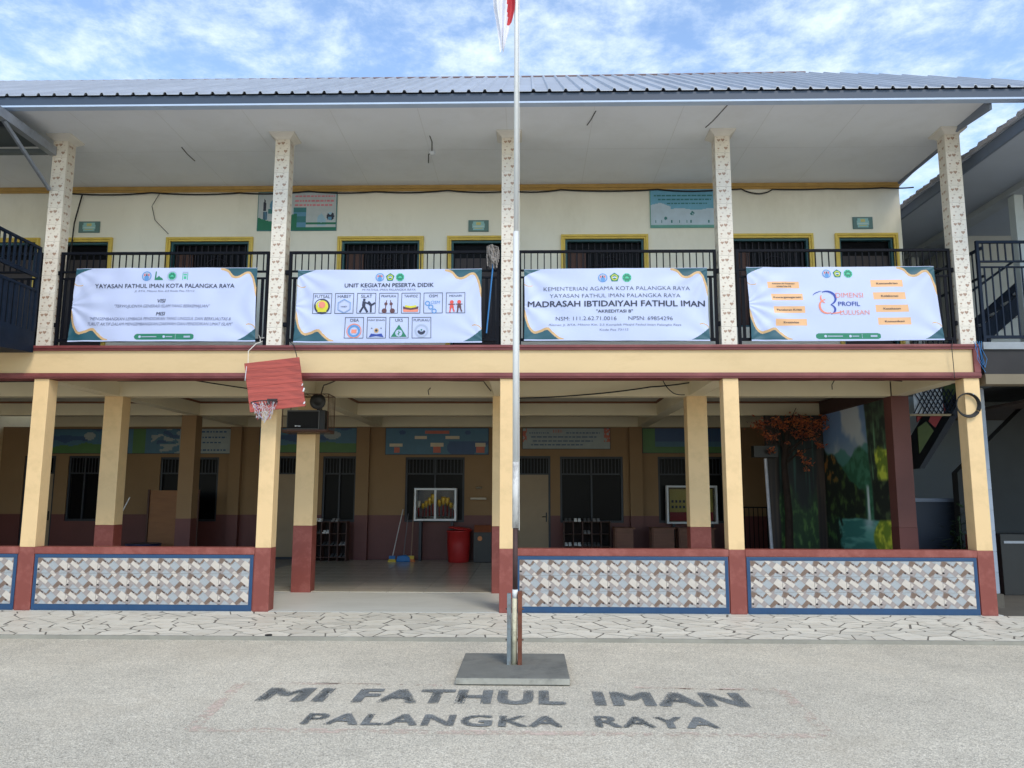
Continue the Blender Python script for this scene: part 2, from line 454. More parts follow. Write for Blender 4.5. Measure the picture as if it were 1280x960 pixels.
for i, (sx, sy) in enumerate(sites):
    P = [(sx - .6, max(Y0p, sy - .5)), (sx + .6, max(Y0p, sy - .5)), (sx + .6, min(Y1p, sy + .5)), (sx - .6, min(Y1p, sy + .5))]
    for k, (tx, ty) in enumerate(sites):
        if k == i or abs(tx - sx) > 1.1 or abs(ty - sy) > 1.0: continue
        dx, dy = (tx - sx) + .35 * (ty - sy) * math.sin(sx * .9), (ty - sy) * 1.25
        l = math.hypot(dx, dy); nx, ny = dx / l, dy * 1.25 / l
        c = nx * (sx + tx) / 2 + ny * (sy + ty) / 2 - rs.uniform(.005, .017)
        P = clip(P, nx, ny, c)
        if len(P) < 3: break
    P = clip(P, .87, .5, 6.02) if sx > 4.5 else P
    if len(P) >= 3 and sx < 6.75:
        ar = abs(sum(P[a][0] * P[(a + 1) % len(P)][1] - P[(a + 1) % len(P)][0] * P[a][1] for a in range(len(P)))) / 2
        if ar > .006: stones.append((P, (sx, sy)))
stones.sort(key=lambda q: abs(q[1][0]))
for P, _ in stones[:298]:
    h = rs.uniform(-.001, .006)
    s_ = MB(); s_.extr(P, 'z', -.0035, .0014 + h * .2); s_.build('paving_stone', stone_m, path)
rest = MB()
for P, _ in stones[298:]: rest.extr(P, 'z', -.0035, .0025)
if rest.v: rest.build('paving_stone_remainder', stone_m, path, kind='stuff')

sc = MB(); sc.extr([(-2.97, -1.80), (-2.93, -1.82), (-2.89, -1.79), (-2.91, -1.76), (-2.95, -1.765)], 'z', .0025, .018)
sc.build('plastic_scrap', M('black_plastic_scrap', (24, 24, 26), .5), None, label='tiny crumpled black scrap lying at the kerb left of the flagpole', cat='litter')
# ------------------------------------------------------------------ porch floor
pf = MB(); pf.box(-13, 6.4, 2.02, 8.2, -.1, .004)
porch = struct('floor', pf, grout, label='grey tiled floor of the ground floor porch')
ft = MB(); ft.box(-.296, .296, -.296, .296, 0, .012); ftm = ft.mesh('floor_tile', floor_m)
for i in range(-8, 3):
    for j in range(10):
        place('floor_tile', ftm, (-.2 + i * .6, 2.36 + j * .6 if j < 10 else 0, .004), porch)
ap = MB(); ap.extr([(-12, .0), (6.3, .0), (6.3, 2.019), (-12, 2.019)], 'z', -.1, .006)
struct('threshold', ap, rampm, label='smooth cement threshold between paving and porch floor')
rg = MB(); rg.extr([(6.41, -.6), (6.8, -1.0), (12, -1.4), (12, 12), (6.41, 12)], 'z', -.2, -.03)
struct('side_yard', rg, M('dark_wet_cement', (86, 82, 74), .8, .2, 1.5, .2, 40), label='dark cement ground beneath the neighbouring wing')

# ------------------------------------------------------------------ the school building
school = thing('school_building', (0, 4, 0), 'two storey cream school building with open porch, balcony and grey metal roof', 'building')
LX = -12.0
fcolX = [-10.3, -7.03, -3.752, -.403, 2.703, 6.018]
# ground floor front columns
for x in fcolX:
    m = MB(); m.box(x, x + .215, 0, .215, .847, 3.19)
    c = m.build('column', colyel, school, bevel=.006)
    b = MB(); b.box(x - .002, x + .217, -.002, .217, -.04, .847); b.build('column_base', redp, c, bevel=.006)
for (a, b_) in ((-7.11, -6.80), (-3.84, -3.53), (-.60, -.29), (2.60, 2.93)):
    m = MB(); m.box(a, b_, 2.0, 2.27, 1.065, 3.19)
    c = m.build('column', colyel, school, bevel=.006)
    b = MB(); b.box(a - .002, b_ + .002, 1.998, 2.272, .0, 1.065); b.build('column_base', redp, c, bevel=.006)
m = MB(); m.box(5.93, 6.22, 2.0, 2.27, 1.065, 3.19); c = m.build('column', dbrown, school, bevel=.006, label='brown painted column beside the mural')
b = MB(); b.box(5.928, 6.222, 1.998, 2.272, 0, 1.065); b.build('column_base', dado, c)
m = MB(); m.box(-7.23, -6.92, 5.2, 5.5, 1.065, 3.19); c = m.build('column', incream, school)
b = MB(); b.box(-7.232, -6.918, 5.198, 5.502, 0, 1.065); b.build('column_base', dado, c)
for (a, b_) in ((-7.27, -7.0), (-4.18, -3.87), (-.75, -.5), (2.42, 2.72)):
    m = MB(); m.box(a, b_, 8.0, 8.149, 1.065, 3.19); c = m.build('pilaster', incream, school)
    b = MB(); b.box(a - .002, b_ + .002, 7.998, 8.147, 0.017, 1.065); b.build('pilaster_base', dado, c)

# fascia beam between the floors with its maroon trims
m = MB(); m.box(LX, 6.165, 0.0, .25, 3.272, 3.592); m.build('fascia_beam', cream, school)
m = MB(); m.box(LX, 6.25, -.035, .25, 3.593, 3.667); m.box(LX, 6.25, -.055, -.035, 3.625, 3.660); m.build('upper_trim', trimr, school, bevel=.004)
m = MB(); m.box(LX, 6.25, -.03, .25, 3.193, 3.271); m.box(LX, 6.25, -.045, -.03, 3.215, 3.25); m.build('lower_trim', trimr, school, bevel=.004)
m = MB(); m.box(6.166, 6.25, -.032, .25, 3.2715, 3.5925); m.build('end_trim', trimr, school)
m = MB(); m.box(LX, 6.24, .251, 8.15, 3.475, 3.64); m.build('balcony_slab', ceil_m, school)
# porch beams
for y0, y1, x1, n in ((2.0, 2.25, 5.929, 'beam'), (5.2, 5.45, 6.2, 'beam'), (8.0, 8.149, 6.2, 'beam')):
    m = MB(); m.box(LX, x1, y0 - .003, y1, 3.191, 3.474); bmo = m.build(n, beam_m, school)
    if y0 > 3:
        k = MB(); k.box(LX, x1, y0 - .035, y0 - .004, 3.435, 3.473); k.build('crown_trim', crown_m, bmo)
for x in (-7.1, -3.8, -.57, 2.63):
    for y0, y1 in ((.251, 1.996), (2.251, 5.196), (5.451, 7.996)):
        m = MB(); m.box(x, x + .24, y0, y1, 3.194, 3.474); o = m.build('beam', beam_m, school)
        if y0 > 2:
            k = MB(); k.box(x - .03, x - .001, y0, y1 - .04, 3.436, 3.473); k.box(x + .241, x + .27, y0, y1 - .04, 3.436, 3.473); k.build('crown_trim', crown_m, o)
m = MB(); m.box(5.95, 6.19, .251, 1.996, 3.194, 3.474); m.build('beam', beam_m, school)

def wall_open(m, x0, x1, z0, z1, y0, y1, ops, mi=0):
    """wall made of piers, sills and lintels round rectangular openings (xa,xb,za,zb)"""
    cur = x0
    for xa, xb, za, zb in sorted(ops):
        if xa > cur: m.box(cur, xa, y0, y1, z0, z1, mi)
        if za > z0: m.box(xa, xb, y0, y1, z0, za, mi)
        if zb < z1: m.box(xa, xb, y0, y1, zb, z1, mi)
        cur = xb
    if cur < x1: m.box(cur, x1, y0, y1, z0, z1, mi)

# ground floor back wall
gw = [(-11.3, -10.5, .9, 2.48), (-9.02, -7.58, .9, 2.45), (-5.02, -4.2, .9, 2.48), (-3.0, -1.56, .9, 2.46), (.75, 2.27, .9, 2.48), (3.11, 4.70, .9, 2.48)]
gd = [(-12.4, -11.62, .017, 2.48), (-6.25, -5.45, .017, 2.48), (-.42, .52, .017, 2.49)]
def scut(ops, z0, z1):
    return [(a, b, max(c, z0), min(d, z1)) for a, b, c, d in ops if c < z1 and d > z0]
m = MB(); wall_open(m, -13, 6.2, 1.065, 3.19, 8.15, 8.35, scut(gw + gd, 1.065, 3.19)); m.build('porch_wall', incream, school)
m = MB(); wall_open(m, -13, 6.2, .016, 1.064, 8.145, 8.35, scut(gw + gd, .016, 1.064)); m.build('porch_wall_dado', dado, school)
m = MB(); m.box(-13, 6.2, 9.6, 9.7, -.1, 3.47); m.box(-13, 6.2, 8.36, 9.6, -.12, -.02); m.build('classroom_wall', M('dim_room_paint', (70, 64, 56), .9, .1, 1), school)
m = MB(); m.box(-13.1, -13, 0, 9.7, -.1, 6.8); m.build('gable_wall', cream, school)

def window(x0, x1, z0, z1, y, nb, mull=True, tran=2.04, name='window', frm=navyf, leaf=None, note=True):
    m = MB(); t = .05
    m.box(x0, x0 + t, y, y + .06, z0, z1); m.box(x1 - t, x1, y, y + .06, z0, z1)
    m.box(x0 + t, x1 - t, y, y + .06, z1 - t, z1); m.box(x0 + t, x1 - t, y, y + .06, z0, z0 + t)
    m.box(x0 + t, x1 - t, y + .002, y + .058, tran, tran + .035)
    if mull: m.box((x0 + x1) / 2 - .02, (x0 + x1) / 2 + .02, y + .004, y + .056, z0 + t, z1 - t)
    w = m.build(name, frm, school)
    if leaf is None:
        p = MB(); p.box(x0 + t, x1 - t, y + .065, y + .075, z0 + t, z1 - t); p.build('pane', glass, w)
    else:
        p = MB(); p.box(x0 + t, x1 - t, y + .065, y + .075, tran + .036, z1 - t); p.build('pane', glass, w)
        p = MB(); p.box(x0 + t + .002, x1 - t - .002, y + .01, y + .05, z0 + .01, tran - .001)
        for (pa, pb) in ((.12, .42), (.5, .9)):
            p.box(x0 + .16, x1 - .16, y + .002, y + .009, z0 + pa * (tran - z0), z0 + pb * (tran - z0))
        p.build('door_leaf', leaf, w)
        k = MB(); k.tube([(x1 - .1, y - .001, z0 + 1.02), (x1 - .1, y - .05, z0 + 1.02), (x1 - .2, y - .05, z0 + 1.02)], .012); k.box(x1 - .115, x1 - .085, y - .004, y + .009, z0 + .9, z0 + 1.12)
        k.build('handle', blackp, w)
    br = MB(); br.box(-.008, .008, -.008, .008, 0, z1 - t - tran - .036); bm_ = br.mesh('bar', frm)
    for i in range(nb):
        xx = x0 + t + (x1 - x0 - 2 * t) * (i + .5) / nb
        place('bar', bm_, (xx, y + .03, tran + .036), w)
    return w
for (a, b_, c_, d_) in gw: window(a, b_, c_, d_, 8.18, int((b_ - a) / .085))
for (a, b_, c_, d_) in gd: window(a, b_, c_, d_, 8.18, int((b_ - a) / .085), mull=False, name='door', leaf=doorm)

# upper wall with gold framed doors and windows
up = [(-9.35, -8.51, 3.66, 5.87), (-8.10, -7.24, 3.66, 5.87), (-6.16, -4.80, 4.35, 5.87), (-3.20, -1.865, 4.35, 5.87), (-1.322, -.44, 3.66, 5.87),
      (.618, 1.952, 4.35, 5.885), (3.40, 4.73, 4.35, 5.885), (5.238, 6.145, 3.66, 5.885)]
m = MB(); wall_open(m, -13, 6.30, 3.65, 6.86, 2.0, 2.2, up); m.build('upper_wall', wallup, school)
m = MB(); m.box(6.1, 6.298, 2.2, 8.0, 3.65, 6.85); m.box(-13, 6.1, 7.8, 8, 3.65, 6.85); m.build('side_wall', wallup, school)
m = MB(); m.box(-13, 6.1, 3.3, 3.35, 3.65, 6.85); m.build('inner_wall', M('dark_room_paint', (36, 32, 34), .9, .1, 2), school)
m = MB()
for i, (z0, z1, yy) in enumerate(((6.79, 6.86, 1.96), (6.75, 6.79, 1.975))): m.box(-13, 6.30, yy, 1.999, z0, z1)
m.build('cornice', gold, school, bevel=.004)
grill_r = random.Random(5)
for k, (a, b_, c_, d_) in enumerate(up):
    isdoor = c_ < 4
    m = MB(); f = .072
    for (e0, e1, yo) in ((f, .034, 1.955), (.0345, .0, 1.975)):
        m.box(a - e0, a - e1, yo, 2.03, c_, d_ + e1); m.box(b_ + e1, b_ + e0, yo, 2.03, c_, d_ + e1); m.box(a - e0, b_ + e0, yo, 2.03, d_ + e1, d_ + e0)
    w = m.build('door' if isdoor else 'window', goldy, school, bevel=.004)
    i_ = MB(); t = .036
    i_.box(a + .001, a + t, 2.02, 2.1, c_, d_ - .001); i_.box(b_ - t, b_ - .001, 2.02, 2.1, c_, d_ - .001); i_.box(a + t, b_ - t, 2.02, 2.1, d_ - t, d_ - .001)
    if not isdoor: i_.box(a + t, b_ - t, 2.02, 2.1, c_, c_ + t)
    i_.build('inner_frame', teal, w)
    p = MB(); p.box(a + t, b_ - t, 2.12, 2.13, c_ + .01, d_ - t); p.build('pane', glass, w)
    if not isdoor:
        s0 = a + t + .02
        p = MB(); p.box(s0, s0 + .3, 2.10, 2.115, c_ + .06, d_ - t - .14); p.build('shutter', woodd, w)
        gr = MB()
        cxg, czg = (a + b_) / 2 + .1, 5.45
        gr.tube([(cxg + .2 * math.cos(q), 2.085, czg + .14 * math.sin(q)) for q in [i * math.pi / 8 for i in range(17)]], .006, 4)
        gr.tube([(cxg - .3, 2.085, czg), (cxg + .3, 2.085, czg)], .006, 4)
        gr.tube([(cxg - .28, 2.085, czg - .2), (cxg, 2.085, czg + .25), (cxg + .28, 2.085, czg - .2)], .006, 4)
        gr.build('grille', M('dull_steel_grille', (48, 46, 54), .5, .1, 5, spec=.2), w)
        n = 12
    else:
        p = MB(); p.box(a + t + .02, b_ - t - .02, 2.10, 2.115, c_ + .02, d_ - t - .25)
        p.build('door_leaf', M('very_dark_wood', (42, 30, 32), .5, .2, 4, stretch=(5, 5, .6)), w); n = 0
    if n:
        br = MB(); br.box(-.006, .006, -.006, .006, 0, d_ - c_ - 2 * t); bm_ = br.mesh('bar', M('dull_steel_grille', (48, 46, 54)))
        for i in range(n): place('bar', bm_, (a + t + (b_ - a - 2 * t) * (i + .5) / n, 2.07, c_ + t), w)

# upper columns clad in patterned tiles
def heart(cx, cz, r):
    P = []
    for i in range(14):
        t = 2 * math.pi * i / 14
        P.append((cx + r * 16 * math.sin(t) ** 3 / 17, cz + r * (13 * math.cos(t) - 5 * math.cos(2 * t) - 2 * math.cos(3 * t) - math.cos(4 * t)) / 17))
    return P
TH, TN = (6.765 - 3.670) / 12, 12
def ctile(w, flip):
    m = MB(); m.box(-w / 2, w / 2, -.008, 0, .0015, TH - .0015)
    def pr(P, mi): m.poly([(x, -.0095, z) for x, z in P], mi)
    q = TH
    for (x, z, r, mi) in ((-.07, .9, .012, 2), (.03, .93, .014, 2), (.07, .42, .013, 2), (-.03, .45, .016, 2), (-.08, .62, .01, 2), (.02, .58, .011, 2), (-.06, .1, .013, 2), (.03, .08, .012, 2), (-.05, .74, .026, 1), (.005, .76, .030, 1), (.055, .72, .013, 2), (-.055, .25, .016, 1), (.045, .27, .030, 1), (.0, .24, .006, 2), (.085, .55, .006, 2)):
        pr(heart(x * w / .2 * (1), z * q, r), mi)
    return m.mesh('cladding_tile', [tile_w, tile_p, tile_g])
tmf = ctile(.213, 0); tms = ctile(.198, 1)
def rot_mesh(me, ang):
    c = me.copy(); c.transform(Matrix.Rotation(ang, 4, 'Z')); return c
tml, tmr = rot_mesh(tms, -math.pi / 2), rot_mesh(tms, math.pi / 2)
capm = M('column_cap_plaster', (212, 206, 196), .8, .05, 4)
ucolX = [-10.3, -7.055, -3.735, -.395, 2.71, 6.02]
for k, x in enumerate(ucolX):
    m = MB(); m.box(x + .008, x + .207, .008, .208, 3.668, 6.765)
    c = m.build('column', grout, school)
    for r in range(TN):
        z = 3.670 + r * TH
        place('cladding_tile', tmf, (x + .1075, .008, z), c)
        if x < 0: place('cladding_tile', tmr, (x + .207, .108, z), c)
        if x > -1: place('cladding_tile', tml, (x + .008, .108, z), c)
    cp = MB(); o = len(cp.v)
    for (e, z) in ((0.004, 6.766), (.015, 6.785), (.075, 6.825), (.08, 6.849)):
        cp.v += [(x - e, -e, z), (x + .215 + e, -e, z), (x + .215 + e, .216 + e, z), (x - e, .216 + e, z)]
    for i in range(3):
        for q in range(4): cp.f.append((i*4 + q, i*4 + (q+1) % 4, (i+1)*4 + (q+1) % 4, (i+1)*4 + q)); cp.m.append(0)
    cp.f += [(3, 2, 1, 0), (12, 13, 14, 15)]; cp.m += [0, 0]
    cp.build('capital', capm, c)

# soffit, gutter, roof
m = MB(); m.extr([(LX - 1, -.86), (6.16, -.86), (6.40, 2.3), (6.40, 8.2), (LX - 1, 8.2)], 'z', 6.85, 6.875); sof = m.build('soffit', soffit_m, school)
m = MB(); m.box(LX - 1, 7.35, -.93, -.90, 6.80, 6.985); m.build('eaves_board', M('dark_slate_board', (52, 58, 70), .8), school)
crackm = M('dark_crack_stain', (88, 86, 84), .9, .2, 20)
for pts in ([(-1.61, 1.05), (-1.57, .75), (-1.50, .62), (-1.46, .3), (-1.47, .1)], [(-5.33, .42), (-5.35, .66), (-5.34, .92)], [(.93, -.62), (.88, -.35), (.84, -.2)], [(2.72, -.8), (2.62, -.3), (2.56, -.1)]):
    m = MB(); m.tube([(px, py, 6.849) for px, py in pts], .009, 5); m.build('seam', crackm, sof)
jm = M('soffit_joint_line', (216, 217, 218), .9)
for k in range(14): m = MB(); x = -11.4 + k * 1.22 + .1; m.box(x, x + .008, -.84, 1.99, 6.8485, 6.8499); m.build('board_joint', jm, sof)
m = MB(); m.box(-12, 6.1, .58, .588, 6.8480, 6.8484); m.build('board_joint', jm, sof)
m = MB(); m.lathe((-1.5, .657, 6.80), [(.02, 0), (.045, .02), (.05, .05)], 10); m.build('ceiling_rose', whitem, sof)
m = MB(); m.box(LX - 1, 7.6, -1.0, -.865, 6.795, 6.918); m.build('gutter', gutm, school, bevel=.006)
m = MB(); m.box(LX - 1, 7.6, -1.012, -.9, 6.768, 6.793); m.build('gutter_lip', gutl, school)
m = MB(); m.extr([(-.86, 6.70), (.1, 6.80), (.1, 6.87), (-.86, 6.87)], 'x', 6.17, 6.20); m.extr([(.101, 6.80), (2.6, 6.82), (2.6, 6.87), (.101, 6.87)], 'x', 6.27, 6.3); m.build('barge_board', M('grey_barge_board', (120, 128, 142), .7, .08, 2), school)
RY0, RZ0, RY1, RZ1 = -1.03, 6.93, 3.0, 9.40
slope = (RZ1 - RZ0) / (RY1 - RY0)
pitch_ = .2165
def rz_extra(x): return .0105 * max(0, x + 1)
def sheet(i0, nr):
    prof = []
    for r in range(nr):
        x = -12.9 + (i0 + r) * pitch_
        prof += [(x, 0), (x + .16, 0), (x + .174, .036), (x + .2, .036)]
        if r == nr - 1: prof.append((x + pitch_ + .003, 0.001))
    m = MB()
    for x, h in prof:
        xt = x
        y1 = RY1 if x < 5.0 else max(RY0 + .02, RY1 - min(1, (x - 5.0) / 2.5) ** 1.75 * (RY1 - RY0))
        for (y, dz) in ((RY0, 0), (y1, 0), (y1, -.01), (RY0, -.01)):
            m.v.append((xt, y, RZ0 + (y - RY0) * slope + h + dz + rz_extra(x) * .5 * (y - RY0) / 4))
    K = len(prof)
    for i in range(K - 1):
        for q in range(4):
            m.f.append((i*4 + q, (i+1)*4 + q, (i+1)*4 + (q+1) % 4, i*4 + (q+1) % 4)); m.m.append(0)
    return m
for i0 in range(0, 92, 4):
    sheet(i0, 4).build('roof_sheet', roofm, school)
m = MB(); m.tube([(-13, RY1, RZ1 - .01), (0, RY1, RZ1), (5.2, RY1, RZ1 + .04)], .032, 6); m.build('ridge_cap', ridgem, school)
m = MB(); m.poly([(-13, RY1, RZ1 - .03), (5.0, RY1, RZ1 + .01), (5.0, 9, 6.9), (-13, 9, 6.9)]); m.build('rear_roof', roofm, school)

# low walls with mosaic tile panels
ITW, ITH = .40, .20
def mosaic_tile():
    m = MB(); m.box(-ITW/2, ITW/2, -.008, 0, .0003, ITH - .0003, 2)
    def rect(cx, cz, w, h, ang, mi, lv):
        ca, sa = math.cos(ang), math.sin(ang)
        P = [(cx + a * ca - b * sa, cz + a * sa + b * ca) for a, b in ((-w/2, -h/2), (w/2, -h/2), (w/2, h/2), (-w/2, h/2))]
        P = clip(P, 1, 0, ITW/2 - .002); P = clip(P, -1, 0, ITW/2 - .002); P = clip(P, 0, 1, ITH - .002); P = clip(P, 0, -1, -.002)
        if len(P) >= 3: m.poly([(x, -.0085 - lv * .0006, z) for x, z in P], mi)
    R = math.radians
    for sx in (-ITW, 0, ITW):
        for sz in (-ITH, 0, ITH, ):
            def A(cx, cz, w, h, a, mi, lv): rect(-ITW/2 + cx + sx, cz + sz, w, h, R(a), mi, lv)
            for (px, py, w, h, an, mi, lv) in (
                (60, 200, 150, 85, 35, 2, 1), (220, 190, 115, 70, 35, 2, 1), (390, 60, 135, 75, 35, 2, 1), (390, 212, 165, 80, 35, 3, 1.5),
                (475, 222, 40, 34, 0, 4, 1.2), (240, 62, 150, 48, 33, 3, 1.5), (22, 12, 44, 40, 0, 4, 1.2), (42, 52, 100, 92, -14, 3, 2),
                (268, 100, 50, 26, -20, 4, 1), (575, 215, 60, 26, -20, 4, 1), (120, 60, 60, 22, -30, 4, 1),
                (162, 4, 165, 92, -36, 1, 3), (302, 8, 118, 62, -44, 0, 3.5), (480, 4, 140, 92, -24, 1, 3),
                (505, 140, 180, 118, -38, 0, 4), (132, 130, 165, 72, -36, 0, 4.5), (302, 147, 148, 118, -42, 1, 4)):
                A(px * ITW / 560, ITH - py * ITH / 290, w * ITW / 560, h * ITW / 560, an, mi, lv)
    return m.mesh('wall_tile', [mt_white, mt_blue, mt_lilac, mt_brown, mt_dark])
tile_mesh = mosaic_tile()
for (a, b_) in ((-10.08, -7.035), (-6.811, -3.757), (-.186, 2.698), (2.922, 6.013)):
    m = MB(); m.box(a, b_, .012, .19, -.04, .757); m.box(a, b_, -.004, .205, .757, .849); lw = m.build('low_wall', redp, school, bevel=.003)
    e = .012; t = .045; k = MB()
    k.box(a + e, b_ - e, -.004, .011, .004, .085); k.box(a + e, b_ - e, -.004, .011, .705, .752)
    k.box(a + e, a + e + t, -.004, .011, .0852, .7048); k.box(b_ - e - t, b_ - e, -.004, .011, .0852, .7048)
    k.build('tile_border', bluep, lw, bevel=.002)
    xa, xb, za, zb = a + e + t, b_ - e - t, .086, .704
    k = MB(); k.box(xa, xb, .006, .0115, za, zb); k.build('tile_bed', grout, lw)
    n = 7; tw = (xb - xa) / n; th = (zb - za) / 3
    for i in range(n):
        for j in range(3):
            o = place('wall_tile', tile_mesh, (xa + tw * (i + .5), .0059, za + th * j), lw)
            o.scale = ((tw - .0012) / ITW, 1, (th - .0012) / ITH)

# balcony railings (part of the building)
br = MB(); br.box(-.007, .007, -.007, .007, 0, .25); bar_me = br.mesh('bar', blackm)
br = MB(); br.box(-.022, .022, -.006, .006, 0, .885); slat_me = br.mesh('slat', blackm)
for (a, b_) in ((-10.05, -7.1), (-6.82, -3.76), (-3.47, -.42), (-.15, 2.68), (2.96, 5.99)):
    m = MB(); y = .06
    m.box(a, b_, y - .02, y + .02, 5.03, 5.065); m.box(a, b_, y - .015, y + .015, 4.755, 4.782); m.box(a, b_, y - .014, y + .014, 4.655, 4.68)
    m.box(a, b_, y - .02, y + .02, 3.735, 3.775)
    for x in (a, b_ - .04): m.box(x, x + .04, y - .021, y + .021, 3.668, 5.03)
    for x, s_ in ((a, -1), (b_, 1)):
        for z in (3.95, 4.72): m.box(min(x, x + s_ * .06), max(x, x + s_ * .06), y - .03, y + .03, z, z + .06)
    rl = m.build('railing', blackm, school)
    n = int(round((b_ - a - .08) / .0955))
    for i in range(n):
        x = a + .04 + (b_ - a - .08) * (i + .5) / n
        place('bar', bar_me, (x, y, 4.78), rl)
        place('slat', slat_me, (x, y, 3.773), rl)

# ------------------------------------------------------------------ banners on the railings
def corners(s, t):
    """shared printed corner ornament: 1 teal, 2 gold, 0 none"""
    c = lerp_pts([(.80, 1.0), (.84, .965), (.87, .89), (.90, .885), (.94, .94), (.965, .93), (.985, .84), (1.0001, .70)], s)
    if c is not None:
        c, sl = c; k = math.hypot(1, sl / 2.45)
        if t > c + .006 * k: return 1
        if t > c - .026 * k: return 2
    c = lerp_pts([(-.001, .36), (.02, .2), (.05, .11), (.085, .12), (.125, .155), (.15, .10), (.185, .03), (.215, 0.0)], s)
    if c is not None:
        c, sl = c; k = math.hypot(1, sl / 2.45)
        if t < c - .006 * k: return 1
        if t < c + .026 * k: return 2
    if s < .1:
        c = .88 + .12 * (s / .1) ** .6
        if t > c: return 1
        d = abs(math.hypot((s - .028) * 2.45, t - .86) - .10)
        if s < .045 and d < .006: return 2
    if s > .87:
        c = .18 * ((s - .87) / .13) ** 1.6
        if t < c: return 1
        d = abs(math.hypot((s - .965) * 2.45, (t - .13) * .9) - .095)
        if d < .006 and s > .95: return 2
    return 0
def wrinkle(seed):
    r = random.Random(seed); W = []
    for _ in range(7):
        W.append((r.uniform(-1, 1), r.uniform(-.5, .5), r.uniform(3, 9), r.uniform(0, 6.3), r.uniform(.0012, .0035)))
    K = []
    for cx_, cz_, sg in ((0, 1, -1), (1, 1, 1), (0, 0, 1), (1, 0, -1), (0, .5, -1)):
        K.append((cx_, cz_, r.uniform(.25, .7) * sg, r.uniform(8, 13), r.uniform(.003, .009)))
    def f(s, t, Wd, Hd):
        x, z = s * Wd, t * Hd; v = 0
        for a, b, k, ph, am in W: v += am * math.sin(k * (a * x + b * z) * 2 + ph)
        for cx_, cz_, an, k, am in K:
            dx, dz = x - cx_ * Wd, z - cz_ * Hd
            d = math.hypot(dx, dz); ang = math.atan2(dz, abs(dx) + .05)
            v += am * math.sin(ang * k + d * 1.5) * math.exp(-((d - .45) / .45) ** 2)
        v += .018 * math.sin(math.pi * s) * math.sin(math.pi * t)
        return v
    return f
def banner(q, seed, design, label):
    """q: TL TR BR BL corners (x,z) on the railing plane"""
    (tlx, tlz), (trx, trz), (brx, brz), (blx, blz) = q
    Wd, Hd = (trx - tlx + brx - blx) / 2, (tlz - blz + trz - brz) / 2
    wr = wrinkle(seed)
    def pos(x, z, off=0.0):
        s, t = x / Wd, z / Hd
        sag = .012 * math.sin(math.pi * s) * (1 if seed % 2 else -1)
        X = (1 - t) * (blx + (brx - blx) * s) + t * (tlx + (trx - tlx) * s)
        Z = (1 - t) * (blz + (brz - blz) * s) + t * (tlz + (trz - tlz) * s) + sag * .4
        X += .010 * math.sin(t * math.pi) * math.cos(math.pi * s)
        return (X, -.012 - wr(s, t, Wd, Hd) - off, Z)
    root = thing('banner', ((tlx + trx) / 2, -.03, (blz + brz) / 2), label, 'banner', 'printed banners tied along the balcony railing')
    grid = MB()
    extra = design['grid']
    def mf(s, t):
        if t < .018 or t > .992: return 0
        c = corners(s, t)
        if c: return c
        return extra(s, t)
    paint_grid(grid, 420, 176, Wd, Hd, lambda a, b: pos(a, b), mf)
    grid.build('cloth', [bwhite, bteal, bgold, bgreen, borange], root, smooth=True)
    mp = lambda off: (lambda a, b: pos(a, b, off))
    for (mat, s_, cx_, cz_, w_, h_, bold, shear) in design['text']:
        mb = MB(); add_text(mb, s_, cx_ * Wd, cz_ * Hd, w_ * Wd, h_ * Hd, mp(.0048), bold, shear); mb.build('text_line', mat, root)
    st_ = {'m': MB(), 'k': []}
    def flush():
        if st_['m'].v: st_['m'].build('emblem', st_['k'], root)
        st_['m'] = MB(); st_['k'] = []
    def shape(P, mat, lv=0):
        if mat not in st_['k']: st_['k'].append(mat)
        st_['m'].poly([pos(a * Wd, b * Hd, .0042 + lv * .0007) for a, b in P], st_['k'].index(mat))
    shape.new = flush
    design['logos'](shape, Wd, Hd); flush()
    return root
AR = 2.64 / 1.075
def circ(cx_, cz_, r, n=20, a0=0, a1=2 * math.pi):    # r in units of height
    return [(cx_ + r / AR * math.cos(a0 + (a1 - a0) * i / n), cz_ + r * math.sin(a0 + (a1 - a0) * i / n)) for i in range(n)]
def ring(shape, cx_, cz_, r, w, mat, lv, n=22):
    for i in range(n):
        a, b = 2 * math.pi * i / n, 2 * math.pi * (i + 1) / n
        shape([(cx_ + r / AR * math.cos(a), cz_ + r * math.sin(a)), (cx_ + r / AR * math.cos(b), cz_ + r * math.sin(b)),
               (cx_ + (r - w) / AR * math.cos(b), cz_ + (r - w) * math.sin(b)), (cx_ + (r - w) / AR * math.cos(a), cz_ + (r - w) * math.sin(a))], mat, lv)
def box_outline(shape, x0, x1, z0, z1, mat, w=.008):
    shape.new()
    wx = w / AR
    n = 6
    for i in range(n):
        a, b = x0 + (x1 - x0) * i / n, x0 + (x1 - x0) * (i + 1) / n
        shape([(a, z0), (b, z0), (b, z0 + w), (a, z0 + w)], mat); shape([(a, z1 - w), (b, z1 - w), (b, z1), (a, z1)], mat)
        c, d = z0 + (z1 - z0) * i / n, z0 + (z1 - z0) * (i + 1) / n
        shape([(x0, c), (x0 + wx, c), (x0 + wx, d), (x0, d)], mat, .3); shape([(x1 - wx, c), (x1, c), (x1, d), (x1 - wx, d)], mat, .3)
def logo_round(shape, cx_, cz_, r):
    shape.new()
    shape(circ(cx_, cz_, r), bgreyl, 0); ring(shape, cx_, cz_, r, r * .18, bblue, 1)
    shape(circ(cx_, cz_ - r * .35, r * .5, 12), bblue, 1)
    for k in (-1, 0, 1): shape([(cx_ + (k * .42 - .14) * r / AR, cz_ + .05 * r), (cx_ + (k * .42 + .14) * r / AR, cz_ + .05 * r), (cx_ + (k * .42 + .1) * r / AR, cz_ + .5 * r), (cx_ + (k * .42 - .1) * r / AR, cz_ + .5 * r)], bred if k else bnavy, 2)
